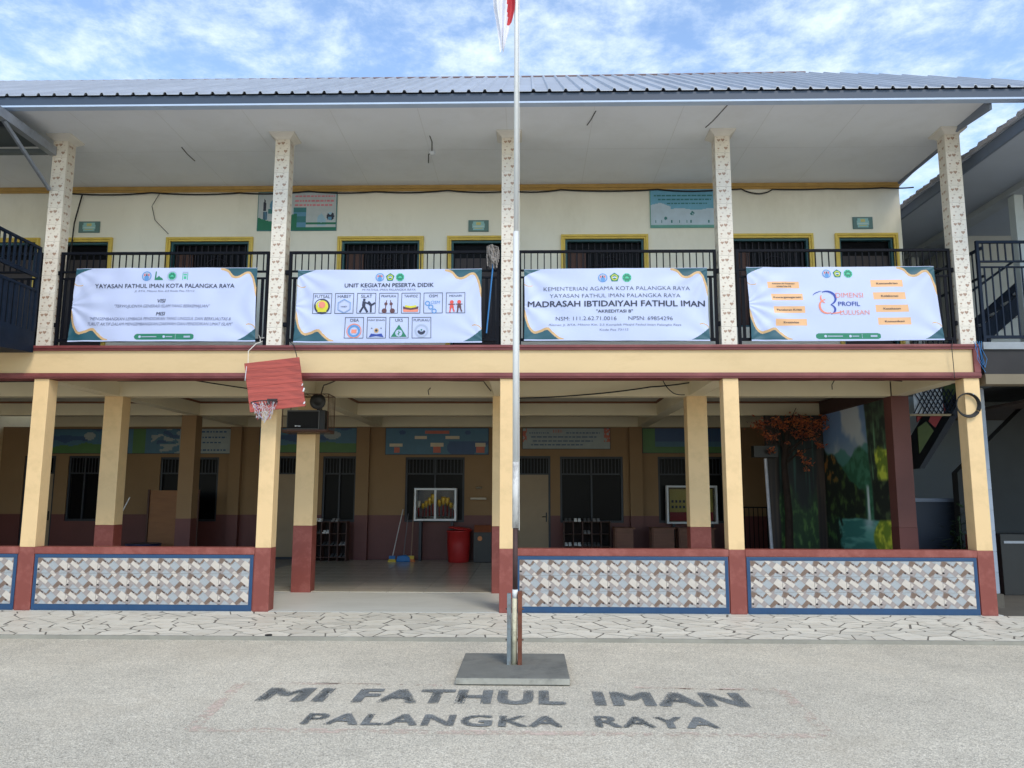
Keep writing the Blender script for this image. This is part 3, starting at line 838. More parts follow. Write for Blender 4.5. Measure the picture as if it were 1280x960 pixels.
def logo_penta(shape, cx_, cz_, r):
    shape.new()
    P = [(cx_ + r / AR * math.sin(2 * math.pi * i / 5), cz_ + r * math.cos(2 * math.pi * i / 5)) for i in range(5)]
    shape(P, bgreen, 0); shape(circ(cx_, cz_, r * .62, 14), byel, 1); shape(circ(cx_, cz_, r * .45, 14), bgreen, 2)
    shape([(cx_ - r * .4 / AR, cz_ - .2 * r), (cx_, cz_ - .05 * r), (cx_ + r * .4 / AR, cz_ - .2 * r), (cx_ + r * .4 / AR, cz_ + .08 * r), (cx_, cz_ + .2 * r), (cx_ - r * .4 / AR, cz_ + .08 * r)], bwhite, 3)
def logo_green(shape, cx_, cz_, r):
    shape.new()
    shape(circ(cx_, cz_, r), bmint, 0)
    P = []
    for i in range(16):
        q = r * (.95 if i % 2 else .7); P.append((cx_ + q / AR * math.cos(i * math.pi / 8), cz_ + q * math.sin(i * math.pi / 8)))
    shape(P, bgreen, 1)
    shape([(cx_ - .5 * r / AR, cz_ - .2 * r), (cx_ + .5 * r / AR, cz_ - .2 * r), (cx_ + .3 * r / AR, cz_ + .15 * r), (cx_, cz_ + .3 * r), (cx_ - .3 * r / AR, cz_ + .15 * r)], bmint, 2)
def pill(s, t, x0, x1, z0, z1):
    if z0 < t < z1:
        h = (z1 - z0) / 2; zc = (z0 + z1) / 2
        if x0 + h / AR < s < x1 - h / AR: return True
        for xc in (x0 + h / AR, x1 - h / AR):
            if ((s - xc) * AR) ** 2 + (t - zc) ** 2 < h * h: return True
    return False
def pill_logos(shape, zc):
    shape.new()
    for x in (.385, .515): shape(circ(x, zc, .017, 10), bwhite)
    shape([(.395, zc - .006), (.475, zc - .006), (.475, zc + .006), (.395, zc + .006)], bgreyl)
    shape([(.525, zc - .006), (.56, zc - .006), (.56, zc + .006), (.525, zc + .006)], bgreyl)
    shape([(.62, zc - .012), (.655, zc - .012), (.655, zc + .012), (.62, zc + .012)], bgreyl)
    shape([(.575, zc - .03), (.5765, zc - .03), (.5765, zc + .03), (.575, zc + .03)], bwhite)

# banner 1: foundation, vision and mission
def lg1(shape, W, H):
    logo_round(shape, .395, .885, .066)
    shape.new(); shape([(.440, .83), (.488, .83), (.482, .855), (.470, .87), (.463, .89), (.456, .87), (.449, .86), (.449, .94), (.446, .955), (.443, .94)], bgreen)
    shape.new(); ring(shape, .535, .885, .068, .012, bgreyl, 0); logo_green(shape, .535, .885, .052)
    shape.new()
    for i, (a, b, c, d) in enumerate(((.592, .622, .925, .945), (.592, .5955, .83, .925), (.6185, .622, .83, .925), (.598, .616, .895, .912), (.600, .614, .845, .88))):
        shape([(a, c), (b, c), (b, d), (a, d)], bmint if i else bgreyl, .4 * i)
    pill_logos(shape, .062)
banner([(-6.55, 4.803), (-3.906, 4.804), (-3.887, 3.722), (-6.60, 3.725)], 3, dict(
    grid=lambda s, t: 3 if pill(s, t, .355, .675, .025, .10) else 0,
    text=[(bnavy, 'YAYASAN FATHUL IMAN KOTA PALANGKA RAYA', .500, .752, .765, .058, .012, 0),
          (bnavyl, 'Jl. RTA. Milono Km. 2,5 Kode Pos 73112', .500, .680, .33, .026, 0, .15),
          (bnavy, 'VISI', .490, .545, .045, .05, .012, .2),
          (bnavyl, '"TERWUJUDNYA GENERASI ISLAM YANG BERKEMAJUAN"', .495, .475, .52, .042, 0, .3),
          (bnavy, 'MISI', .490, .37, .05, .05, .012, .2),
          (bnavyl, '"MENGEMBANGKAN LEMBAGA PENDIDIKAN YANG UNGGUL DAN BERKUALITAS &', .490, .305, .76, .042, 0, .3),
          (bnavyl, 'TURUT AKTIF DALAM MENGEMBANGKAN DAKWAH DAN PENDIDIKAN UMAT ISLAM"', .490, .235, .78, .042, 0, .3)],
    logos=lg1), 'white banner headed YAYASAN FATHUL IMAN KOTA PALANGKA RAYA with vision and mission text')

# banner 2: student activity units
acts1 = ['FUTSAL', 'HABSY', 'SILAT', 'PRAMUKA', 'TAHFIDZ', 'OSM', 'MENARI']
acts2 = ['OBA', 'PUSAT BINAAN', 'UKS', 'PUPUKAU']
def lg2(shape, W, H):
    logo_round(shape, .448, .895, .058); logo_penta(shape, .504, .893, .060); logo_green(shape, .558, .893, .056)
    bx = []
    for i in range(7):
        x0 = .088 + i * .1205; box_outline(shape, x0, x0 + .103, .395, .675, bnavy, .007); bx.append((x0 + .0515, .495))
    for i in range(4):
        x0 = .268 + i * .1205; box_outline(shape, x0, x0 + .103, .06, .345, bnavy, .007); bx.append((x0 + .0515, .16))
    shape.new(); cx_, cz_ = bx[0]; shape(circ(cx_, cz_, .105, 24), bnavy); shape(circ(cx_, cz_, .082, 24), byel, 1); shape(circ(cx_, cz_ + .02, .045, 14), bsal, 2); shape([(cx_ - .025, cz_ - .075), (cx_ + .025, cz_ - .075), (cx_ + .02, cz_ - .03), (cx_ - .02, cz_ - .03)], byel, 2)
    shape.new(); cx_, cz_ = bx[1]
    for r_, w_ in ((.10, .008), (.085, .006)):
        for i in range(6):
            a, b = math.pi / 6 + i * math.pi / 3, math.pi / 6 + (i + 1) * math.pi / 3
            shape([(cx_ + r_ / AR * math.cos(a), cz_ + r_ * math.sin(a)), (cx_ + r_ / AR * math.cos(b), cz_ + r_ * math.sin(b)),
                   (cx_ + (r_ - w_) / AR * math.cos(b), cz_ + (r_ - w_) * math.sin(b)), (cx_ + (r_ - w_) / AR * math.cos(a), cz_ + (r_ - w_) * math.sin(a))], bblue if r_ > .09 else bgreyl, 0)
    shape.new(); cx_, cz_ = bx[2]   # two fighters
    def L(pts, w, mat=bnavy, lv=0):
        for (a, b), (c, d) in zip(pts, pts[1:]):
            dx, dz = (c - a) * AR, d - b; l = math.hypot(dx, dz) or 1; nx_, nz_ = -dz / l * w / AR, dx / l * w
            shape([(cx_ + a - nx_, cz_ + b - nz_), (cx_ + c - nx_, cz_ + d - nz_), (cx_ + c + nx_, cz_ + d + nz_), (cx_ + a + nx_, cz_ + b + nz_)], mat, lv)
    shape(circ(cx_ - .012, cz_ + .085, .018, 10), bnavy)
    L([(-.012, .065), (-.014, 0)], .022); L([(-.014, .0), (-.034, -.085)], .013); L([(-.012, 0), (.008, -.085)], .014, lv=.4); L([(-.01, .05), (.016, .03)], .010, lv=.8)
    shape(circ(cx_ + .014, cz_ + .05, .017, 10), bnavy, 1); L([(.016, .04), (.03, .0)], .018, lv=1.2); L([(.026, .0), (.026, -.085)], .012, lv=1.6); L([(.028, .01), (.048, .045)], .012, lv=2)
    shape.new(); cx_, cz_ = bx[3]
    for k in (-1, 1):
        shape(circ(cx_ + k * .022, cz_ - .065, .034, 12), bbrown); cc = cx_; L([(k * .016, -.05), (k * .014, .04)], .006, bbrown, .5)
        shape(circ(cx_ + k * .014, cz_ + .03, .022, 10), bbrown, .8)
    L([(-.014, .03), (-.01, .08)], .005, bbrown, 1.2); L([(.014, .03), (.010, .08)], .005, bbrown, 1.6)
    shape.new(); cx_, cz_ = bx[4]
    shape([(cx_ - .038, cz_ - .08), (cx_ + .038, cz_ - .08), (cx_ + .043, cz_ - .045), (cx_ - .043, cz_ - .045)], bsal)
    shape([(cx_ - .04, cz_ - .04), (cx_, cz_ - .055), (cx_ + .04, cz_ - .04), (cx_ + .042, cz_ - .005), (cx_, cz_ - .02), (cx_ - .042, cz_ - .005)], bbrown, 1)
    shape([(cx_ - .03, cz_ - .015), (cx_, cz_ - .028), (cx_ + .03, cz_ - .015), (cx_ + .03, cz_ + .012), (cx_, cz_), (cx_ - .03, cz_ + .012)], byel, 2)
    shape.new(); cx_, cz_ = bx[5]
    for a, b in ((-.03, .035), (-.012, -.015), (.006, -.07)): ring(shape, cx_ + a, cz_ + b, .034, .013, bblue, 1, 14)
    shape.new(); cx_, cz_ = bx[6]
    for k in (-1, 1):
        shape(circ(cx_ + k * .02, cz_ + .05, .026, 12), bred)
        shape([(cx_ + k * .02 - .012, cz_ - .03), (cx_ + k * .02 + .012, cz_ - .03), (cx_ + k * .02 + .008, cz_ + .03), (cx_ + k * .02 - .008, cz_ + .03)], bbrown if k > 0 else bred, 1)
        L([(k * .02 - .018, .02), (k * .02 + .018, .02)], .006, bbrown, 1.6 + k * .3); L([(k * .02 - .006, -.03), (k * .02 - .01, -.09)], .009, bbrown if k > 0 else bred, 2.2 + k * .3); L([(k * .02 + .006, -.03), (k * .02 + .014, -.08)], .009, bbrown if k > 0 else bred, 2.8 + k * .3)
    shape.new(); cx_, cz_ = bx[7]; ring(shape, cx_, cz_, .10, .012, bsal, 0); ring(shape, cx_, cz_, .082, .028, bblue, 1); shape([(cx_ - .014, cz_ - .03), (cx_ + .014, cz_ - .03), (cx_ + .014, cz_ + .02), (cx_ - .014, cz_ + .02)], bsal, 1)
    shape.new(); cx_, cz_ = bx[8]; shape([(cx_ - .04, cz_ - .085), (cx_, cz_ - .07), (cx_ + .04, cz_ - .085), (cx_ + .028, cz_ - .035), (cx_, cz_ - .045), (cx_ - .028, cz_ - .035)], bdeep)
    shape(circ(cx_, cz_ + .005, .032, 12), bgold, 1); shape(circ(cx_, cz_ + .005, .018, 10), bnavy, 2)
    for k in (-1, 1): shape([(cx_ + k * .02, cz_ + .03), (cx_ + k * .03, cz_ + .03), (cx_ + k * .025, cz_ + .045)], bnavy, 1)
    shape.new(); cx_, cz_ = bx[9]; shape([(cx_ - .042, cz_ - .08), (cx_ + .042, cz_ - .08), (cx_, cz_ + .085)], bgreen); shape(circ(cx_, cz_ - .03, .046, 16), bwhite, 1)
    ring(shape, cx_, cz_ - .03, .036, .006, bgreyl, 2, 14); L([(0, -.06), (0, .0)], .006, bgreen, 2.4); L([(-.008, -.045), (.008, -.02)], .005, bgreen, 2.8)
    shape.new(); cx_, cz_ = bx[10]; ring(shape, cx_, cz_, .092, .026, bgreyl, 0)
    for i in range(9):
        a = math.pi * (1.0 + i / 9); b = math.pi * (1.0 + (i + 1) / 9)
        shape([(cx_ + .052 / AR * math.cos(a), cz_ + .052 * math.sin(a)), (cx_ + .052 / AR * math.cos(b), cz_ + .052 * math.sin(b)), (cx_ + .028 / AR * math.cos(b), cz_ + .01 + .022 * math.sin(b)), (cx_ + .028 / AR * math.cos(a), cz_ + .01 + .022 * math.sin(a))], bnavy, 1)
    shape(circ(cx_, cz_ + .012, .012, 8), bgreen, 2)
tx2 = [(bnavy, 'UNIT KEGIATAN PESERTA DIDIK', .500, .785, .485, .056, .018, 0), (bnavyl, 'MI FATHUL IMAN PALANGKA RAYA', .500, .722, .29, .03, 0, .1)]
for i, s_ in enumerate(acts1): tx2.append((bnavy, s_, .088 + i * .1205 + .0515, .632, (.082, .074, .06, .08, .074, .046, .068)[i], (.046, .042, .046, .034, .036, .04, .03)[i], .0, 0))
for i, s_ in enumerate(acts2): tx2.append((bnavy, s_, .268 + i * .1205 + .0515, .305, (.048, .088, .04, .084)[i], (.042, .024, .042, .034)[i], .0, 0))
tx2.append((bnavy, 'HABSY', .260, .49, .035, .022, 0, 0)); tx2.append((bblue, 'OSM', .755, .545, .05, .045, -.004, .2))
banner([(-3.316, 4.767), (-.672, 4.78), (-.663, 3.703), (-3.345, 3.708)], 8, dict(grid=lambda s, t: 0, text=tx2, logos=lg2),
       'white banner headed UNIT KEGIATAN PESERTA DIDIK with eleven small boxed activity logos')

# banner 3: name of the school
def lg3(shape, W, H):
    logo_round(shape, .43, .865, .062); logo_penta(shape, .494, .867, .068); logo_green(shape, .562, .865, .062)
banner([(-.069, 4.766), (2.532, 4.779), (2.545, 3.72), (-.069, 3.725)], 5, dict(grid=lambda s, t: 0,
    text=[(bnavy, 'KEMENTERIAN AGAMA KOTA PALANGKA RAYA', .505, .718, .80, .058, -.012, 0),
          (bnavy, 'YAYASAN FATHUL IMAN PALANGKA RAYA', .495, .618, .715, .058, -.012, 0),
          (bnavy, 'MADRASAH IBTIDAIYAH FATHUL IMAN', .500, .508, .965, .082, .022, 0),
          (bnavy, '"AKREDITASI B"', .490, .402, .20, .042, .014, 0),
          (bnavy, 'NSM: 111.2.62.71.0016', .335, .305, .33, .055, -.008, 0),
          (bnavy, 'NPSN: 69854296', .685, .305, .24, .055, -.008, 0),
          (bnavyl, 'Alamat: Jl. RTA. Milono Km. 2,5 Komplek Masjid Fathul Iman Palangka Raya', .49, .218, .72, .028, 0, .1),
          (bnavyl, 'Kode Pos 73112', .485, .15, .155, .03, 0, .1)],
    logos=lg3), 'white banner naming MADRASAH IBTIDAIYAH FATHUL IMAN, right beside the flagpole')

# banner 4: eight graduate profile dimensions
BL4 = [(.105, .275, .71, .80), (.120, .285, .545, .635), (.125, .29, .375, .465), (.13, .295, .205, .295)]
BR4 = [(.655, .825, .72, .82), (.66, .83, .55, .645), (.665, .835, .38, .475), (.67, .84, .21, .305)]
def g4(s, t):
    for a, b, c, d in BL4 + BR4:
        if a < s < b and c < t < d: return 4
    return 3 if pill(s, t, .335, .675, .025, .10) else 0
def lg4(shape, W, H):
    logo_round(shape, .425, .905, .056); logo_penta(shape, .482, .905, .060); logo_green(shape, .54, .905, .056); pill_logos(shape, .062)
    def arc(cx_, cz_, rx, rz, a0, a1, w, mat, lv, n=14):
        for i in range(n):
            a, b = math.radians(a0 + (a1 - a0) * i / n), math.radians(a0 + (a1 - a0) * (i + 1) / n)
            wa = w * (.35 + .65 * math.sin(math.pi * (i + .5) / n))
            shape([(cx_ + rx * math.cos(a), cz_ + rz * math.sin(a)), (cx_ + rx * math.cos(b), cz_ + rz * math.sin(b)),
                   (cx_ + (rx - wa / AR) * math.cos(b), cz_ + (rz - wa) * math.sin(b)), (cx_ + (rx - wa / AR) * math.cos(a), cz_ + (rz - wa) * math.sin(a))], mat, lv)
    shape.new(); arc(.415, .575, .048, .10, -70, 125, .032, bdeep, 0); arc(.412, .60, .075, .075, 110, 175, .012, bdeep, .4)
    arc(.418, .42, .036, .07, -80, 75, .026, bdeep, .8)
    arc(.405, .46, .042, .10, 95, 300, .028, bsal, 1.2); arc(.41, .57, .036, .07, 140, 250, .022, bsal, 1.6); arc(.44, .43, .06, .07, 255, 330, .018, bsal, 2)
tx4 = [(bsal, 'DIMENSI', .532, .612, .145, .07, -.008, 0), (bdeep, 'PROFIL', .525, .495, .115, .06, .012, 0), (bsal, 'LULUSAN', .55, .38, .155, .065, -.008, 0)]
for (a, b, c, d), s_, w_ in zip(BL4, ('', 'Kewarganegaraan', 'Penalaran Kritis', 'Kreativitas'), (0, .145, .13, .08)):
    if s_: tx4.append((bnavy, s_, (a + b) / 2, (c + d) / 2, w_, .026, .01, 0))
tx4 += [(bnavy, 'Keimanan dan Ketakwaan', .19, .775, .12, .020, .006, 0), (bnavy, 'terhadap Tuhan YME', .19, .737, .08, .020, .006, 0)]
for (a, b, c, d), s_, w_ in zip(BR4, ('Kemandirian', 'Kolaborasi', 'Kesehatan', 'Komunikasi'), (.11, .09, .09, .10)):
    tx4.append((bnavy, s_, (a + b) / 2, (c + d) / 2, w_, .026, .01, 0))
banner([(3.082, 4.786), (5.717, 4.79), (5.80, 3.728), (3.12, 3.717)], 12, dict(grid=g4, text=tx4, logos=lg4),
       'white banner reading DIMENSI PROFIL LULUSAN with eight orange word boxes')
# ------------------------------------------------------------------ wall signs and posters
def panel(name, x0, x1, z0, z1, y, edge, mats, fn, label, cat, nx=60, nz=30, strips=None, th=.02, group=None, lift=.003):
    r = thing(name, ((x0 + x1) / 2, y, z0), label, cat, group)
    m = MB(); m.box(x0, x1, y - th, y - .001, z0, z1); m.build('backing', edge, r)
    g_ = MB(); e = .012
    paint_grid(g_, nx, nz, x1 - x0 - 2 * e, z1 - z0 - 2 * e, lambda a, b: (x0 + e + a, y - th - lift, z0 + e + b), fn)
    if strips:
        for (a, b, c, d, mi) in strips:
            X = lambda q: x0 + q * (x1 - x0)
            Z = lambda q: z0 + q * (z1 - z0)
            rr = random.Random(int(a * 999 + c * 77)); q = a
            while q < b:           # unreadable small print: word-long dashes
                w = rr.uniform(.02, .06) * (b - a) * 1.6
                g_.poly([(X(q), y - th - lift - .002, Z(c)), (X(min(b, q + w)), y - th - lift - .002, Z(c)), (X(min(b, q + w)), y - th - lift - .002, Z(d)), (X(q), y - th - lift - .002, Z(d))], mi)
                q += w + .012
    g_.build('print', mats, r); return r
PM = lambda n, c: M(n, c, .5, .08, 6)
pgrey, pteal, pdk, ppink, pgreen, pblue, plt = PM('poster_pale_grey', (176, 186, 192)), PM('poster_teal', (48, 116, 122)), PM('poster_ink', (34, 40, 62)), PM('poster_pink', (206, 128, 140)), PM('poster_green', (22, 112, 84)), PM('poster_blue', (84, 138, 172)), PM('poster_light_blue', (150, 184, 206))
def fp1(s, t):
    # mosque on the left, hills of green, girl in a headscarf on the right
    if t < .08: return 4
    if s < .12 and .08 <= t < .3 - s: return 4
    if s < .5 and t < .34 - .1 * math.sin(s * 9): return 4
    if .62 > s > .45 and t < .6: return 1 if (.2 < t < .36 or t > .48) else 5
    if .06 < s < .10 and t > .5 and t < .86 - abs(s - .08) * 9: return 2
    if .06 < s < .115 and .28 < t < .5: return 5 if int(s * 120) % 2 else 2
    if .13 < s < .2 and .55 < t < .8 and (s - .185) ** 2 * 14 + (t - .66) ** 2 < .02: return 5
    if .13 < s < .25 and .44 < t < .56: return 1
    if (s - .93) ** 2 * 3 + (t - .36) ** 2 * .55 < .007 and t < .62: return 2 if ((s - .925) ** 2 * 6 + (t - .47) ** 2) > .004 and not (t < .34 and abs(s - .92) < .022) else (6 if t > .4 else 5)
    if (s - .81) ** 2 * 6 + (t - .3) ** 2 < .012: return 6
    if s > .5 and .14 < t < .2: return 4
    if .76 < s < .87 and .1 < t < .45 - abs(s - .815) * 3: return 6
    return 0
panel('wall_poster', -4.676, -3.303, 6.05, 6.745, 1.999, pteal, [pgrey, pteal, pdk, ppink, pgreen, pblue, plt], fp1,
      'white and green poster with a mosque and a girl in a headscarf', 'poster', 110, 55,
      [(.47, .97, .865, .905, 3), (.47, .97, .74, .79, 3), (.47, .95, .63, .68, 3)])
pb2 = PM('poster_deep_sky_blue', (104, 164, 196)); pg2 = PM('poster_sea_green', (96, 156, 148)); ph = PM('poster_haze', (176, 196, 214))
def fp2(s, t):
    if t < .05: return 2
    n = noise.noise(Vector((s * 3, t * 3, 4.0)))
    if (s - .62) ** 2 * 3 + (t - .36) ** 2 < .003 and noise.noise(Vector((s * 40, t * 30, 1))) > -.15: return 3
    if (s - .22) ** 2 * 3 + (t - .23) ** 2 < .0016: return 3
    if .10 < t < .19 and noise.noise(Vector((s * 34, 3, 1))) > .28: return 3
    return 0 if t + .2 * n > (.55 if s < .3 else .48) else 1
panel('wall_poster', 2.067, 3.22, 6.07, 6.765, 1.999, pg2, [pb2, ph, pg2, pteal], fp2, 'pale blue poster with lines of small print and tiny figures, beside a tiled column', 'poster', 90, 55,
      [(.06, .92, .80, .835, 3), (.12, .9, .70, .735, 3), (.25, .84, .60, .632, 3)])
def fsign(s, t):
    if s < .08 or s > .92 or t < .1 or t > .9: return 1
    if .38 < s < .62 and .55 < t < .85: return 2
    if .2 < s < .8 and .38 < t < .5: return 3
    if .3 < s < .7 and .18 < t < .28: return 2
    return 0 if abs(s - .5) < .36 - .2 * abs(t - .5) else 1
sg = [PM('sign_teal', (140, 186, 188)), PM('sign_dark_teal', (92, 124, 124)), PM('sign_yellow', (196, 190, 120)), PM('sign_pale', (176, 200, 200))]
for (a, b, c, d), lb in zip(((-7.779, -7.415, 6.035, 6.235), (-1.033, -.685, 6.02, 6.222), (5.482, 5.815, 6.035, 6.243)),
                            ('small teal class sign above the leftmost narrow door', 'small teal class sign above the middle narrow door by the column', 'small teal class sign above the door at the right wall end')):
    panel('class_sign', a, b, c, d, 1.999, sg[1], sg, fsign, lb, 'sign', 24, 14, group='class signs above the upper doors')

# ground floor posters on the back wall
dsky, dgrn, dred, dpale = PM('mural_dusky_blue', (62, 104, 128)), PM('mural_leaf_green', (70, 112, 62)), PM('mural_label_red', (176, 92, 74)), PM('mural_pale', (140, 150, 150))
ddeep = PM('mural_deep_blue', (44, 76, 116)); dlab = PM('mural_label_pale', (190, 176, 150))
def fgb(s, t):
    for (a, b, c, d, mi) in ((.28, .40, .60, .72, 5), (.58, .72, .60, .72, 5), (.44, .56, .30, .44, 5), (.04, .16, .28, .42, 5), (.87, .97, .3, .44, 5), (.08, .14, .06, .26, 2), (.46, .54, .06, .28, 2), (.88, .96, .06, .28, 2), (.38, .62, .80, .90, 2)):
        if a < s < b and c < t < d: return mi
    if (s - .16) ** 2 * 9 + (t - .84) ** 2 < .008 or (s - .80) ** 2 * 9 + (t - .84) ** 2 < .006: return 4
    return 4 if (t < .5 and s > .4 and noise.noise(Vector((s * 3, t * 2, 0))) > -.1) else 0
def fland(s, t):
    n = noise.noise(Vector((s * 4, t * 4, 7))) * .18
    if t < .3 + n: return 1
    if t < .42 + n and s > .5: return 1
    if (s - .75) ** 2 * 4 + (t - .72) ** 2 < .03: return 3
    return 4 if n > .03 else 0
def ftxt(s, t):
    return 2 if (s < .04 or s > .93) and t > .35 and noise.noise(Vector((s * 30, t * 9, 2))) > -.1 else 3
def fbird(s, t):
    if s < .22: return 1 if .04 < s < .17 else 0
    n = noise.noise(Vector((s * 9, t * 5, 3)))
    if .28 < s < .5 and t > .3 and n > .12: return 4
    return 3 if s > .5 else (3 if n < -.1 else 0)
gm = [dsky, dgrn, dred, dpale, ddeep, dlab]
panel('wall_mural_board', -3.50, -.975, 2.515, 3.17, 8.14, navyf, gm, fgb, 'long blue information board with orange labels over the trophy cabinet', 'board', 110, 34)
panel('wall_mural_board', -.16, 1.975, 2.655, 3.17, 8.14, navyf, gm, ftxt, 'long pale board of printed text above the beige door', 'board', 90, 24, [(.08, .3, .74, .79, 4), (.35, .45, .78, .92, 2), (.5, .88, .74, .79, 4), (.1, .85, .55, .6, 4), (.12, .8, .36, .41, 4), (.1, .7, .18, .23, 4)])
panel('wall_mural_board', 2.745, 5.0, 2.56, 3.17, 8.14, navyf, gm, lambda s, t: 1 if (s < .14 or t < .25) else (4 if t > .45 else 0), 'dim blue painted board above the yellow noticeboard', 'board', 60, 24)
panel('wall_mural_board', -6.6, -4.2, 2.56, 3.17, 8.14, navyf, gm, fland, 'painted landscape board with cloud and green field behind the speaker', 'board', 80, 24)
panel('wall_mural_board', -9.85, -7.29, 2.53, 3.15, 8.14, navyf, gm, fbird, 'grey board with a dark bird picture and rows of letters, left part of porch', 'board', 90, 24, [(.58, .95, .84, .9, 4), (.6, .95, .62, .68, 4), (.6, .9, .42, .47, 4), (.58, .95, .12, .18, 4)])
panel('wall_mural_board', -12.0, -10.4, 2.53, 3.14, 8.14, navyf, gm, fland, 'dim teal painted board at the far left of the porch', 'board', 50, 24)

# ------------------------------------------------------------------ basketball backboard and hoop
hp = thing('basketball_hoop', (-3.48, -.3, 2.68), 'tilted red wooden backboard with frayed net hanging over a cream column', 'basketball hoop')
TLb, TRb, BRb, BLb = Vector((-3.925, -.27, 3.362)), Vector((-3.167, -.27, 3.449)), Vector((-3.051, -.27, 2.77)), Vector((-3.81, -.27, 2.682))
npk = 6
m = MB()
for (x, z, w, h) in ((-3.905, 3.12, .008, .2), (-3.10, 2.97, .02, .05), (-3.085, 2.80, .02, .03), (-3.118, 3.05, .012, .03)): m.extr([(x, z), (x + w, z), (x + w + .012, z + h), (x + .012, z + h)], 'y', -.2965, -.2945)
m.build('white_paint_mark', whitem, hp)
for i in range(npk):
    a, b = i / npk + .0012, (i + 1) / npk - .0012
    L0, L1 = BLb.lerp(TLb, a), BLb.lerp(TLb, b); R0, R1 = BRb.lerp(TRb, a), BRb.lerp(TRb, b)
    jo = random.uniform(-.003, .003)
    m = MB(); m.extr([(L0.x + jo, L0.z), (R0.x + jo, R0.z), (R1.x + jo, R1.z), (L1.x + jo, L1.z)], 'y', -.292 + jo * .5, -.27)
    m.build('plank', boardr, hp, bevel=.002)
m = MB()
for q in (.18, .82):
    a, b = BLb.lerp(BRb, q), TLb.lerp(TRb, q); m.extr([(a.x - .03, a.z + .03), (a.x + .03, a.z + .03), (b.x + .03, b.z - .03), (b.x - .03, b.z - .03)], 'y', -.268, -.23)
m.box(-3.6, -3.54, -.23, -.001, 2.95, 3.0); m.build('batten', woodd, hp)
rimc = Vector((-3.56, -.47, 2.80))
m = MB(); m.tube([rimc + Vector((.17 * math.cos(t), .17 * math.sin(t), .015 * math.cos(t))) for t in [i * 2 * math.pi / 20 for i in range(21)]], .008, 6)
m.tube([rimc + Vector((-.05, .17, 0)), rimc + Vector((-.05, .19, .02))], .01); m.box(-3.58, -3.44, -.305, -.293, 2.80, 2.87); m.build('rim', M('dark_rusty_rim', (46, 34, 36), .6, .3, 20), hp)
rr = random.Random(9)
ncol = [M('net_white', (206, 204, 210), .9), M('net_blue', (92, 96, 168), .9), M('net_red', (190, 88, 92), .9)]
m = MB()
for i in range(30):
    t = rr.uniform(0, 6.28); p = rimc + Vector((.165 * math.cos(t), .165 * math.sin(t), 0)); pts = [p]
    l = rr.uniform(.08, .30)
    for k in range(1, 6):
        f = k / 5; pts.append(rimc + Vector(((.165 - .1 * f) * math.cos(t + .5 * f) + rr.uniform(-.015, .015), (.165 - .1 * f) * math.sin(t + .5 * f), -l * f + rr.uniform(-.01, .01))))
    m.tube(pts, .0032, 4, rr.choice((0, 0, 0, 1, 2)))
for zz_ in (-.07, -.14, -.2):
    rad = .165 + zz_ * .35
    m.tube([rimc + Vector((rad * math.cos(t), rad * math.sin(t), zz_ + .02 * math.sin(9 * t))) for t in [i * 2 * math.pi / 24 for i in range(21)]], .003, 4, 0)
m.build('net', ncol, hp)
for nm, pts, lb in (('rope', [(-3.80, .04, 3.74), (-3.86, -.06, 3.68), (-3.91, -.20, 3.55), (-3.88, -.27, 3.36)], 0), ('rope', [(-3.42, .04, 3.74), (-3.32, -.06, 3.66), (-3.24, -.2, 3.52), (-3.20, -.27, 3.44)], 1)):
    m = MB(); m.tube(pts, .006, 5); m.build(nm, rope_m if not lb else cable_m, hp)

# ------------------------------------------------------------------ loudspeaker in its wire cage
sp = thing('loudspeaker', (-3.6, 1.75, 2.6), 'black loudspeaker box with white edge lines on top of a porch column', 'loudspeaker')
m = MB(); m.box(-3.92, -3.30, 1.68, 1.92, 2.605, 2.925); m.build('cabinet', blackp, sp, bevel=.006)
m = MB(); m.box(-3.90, -3.41, 1.668, 1.679, 2.625, 2.905); m.build('speaker_grille', M('black_speaker_cloth', (26, 26, 28), .95, .2, 60), sp)
m = MB(); m.box(-3.912, -3.40, 1.664, 1.679, 2.906, 2.914); m.box(-3.912, -3.40, 1.664, 1.679, 2.613, 2.62); m.box(-3.399, -3.392, 1.664, 1.679, 2.613, 2.914); m.build('edge_strip', M('dull_silver_strip', (120, 120, 120), .5), sp)
m = MB(); m.box(-3.78, -3.755, 1.661, 1.667, 2.655, 2.675); m.box(-3.75, -3.735, 1.661, 1.667, 2.66, 2.672); m.box(-3.73, -3.69, 1.661, 1.667, 2.655, 2.668); m.build('badge', whitem, sp)
cg = thing('wire_cage', (-3.45, 1.7, 2.56), 'rusty wire cage bolted to a porch column around the black loudspeaker', 'cage')
rust = M('rusty_wire', (86, 58, 44), .8, .3, 20)
xs_, ys_, zs_ = (-3.95, -3.22), (1.55, 1.97), (2.56, 3.17)
m = MB(); 
for x in xs_:
    for y in ys_: m.tube([(x, y, zs_[0]), (x, y, zs_[1])], .007, 4)
for z in zs_:
    for x in xs_: m.tube([(x, ys_[0], z), (x, ys_[1], z)], .007, 4)
    for y in ys_: m.tube([(xs_[0], y, z), (xs_[1], y, z)], .007, 4)
m.build('frame', rust, cg)
for i in range(1, 8):
    x = xs_[0] + (xs_[1] - xs_[0]) * i / 8
    m = MB(); m.tube([(x, ys_[0], 3.17), (x, ys_[1], 3.17)], .004, 4); m.build('wire', rust, cg)
for i in range(1, 5):
    y = ys_[0] + (ys_[1] - ys_[0]) * i / 5
    m = MB(); m.tube([(xs_[1], y, 2.56), (xs_[1], y, 3.17)], .004, 4); m.build('wire', rust, cg)
m = MB(); m.box(-3.95, -3.22, 1.56, 1.96, 2.575, 2.6); m.build('shelf', woodd, cg)
hn = thing('horn_speaker', (-3.42, 1.8, 2.93), 'round black horn standing behind the tilted red backboard, inside the cage', 'horn')
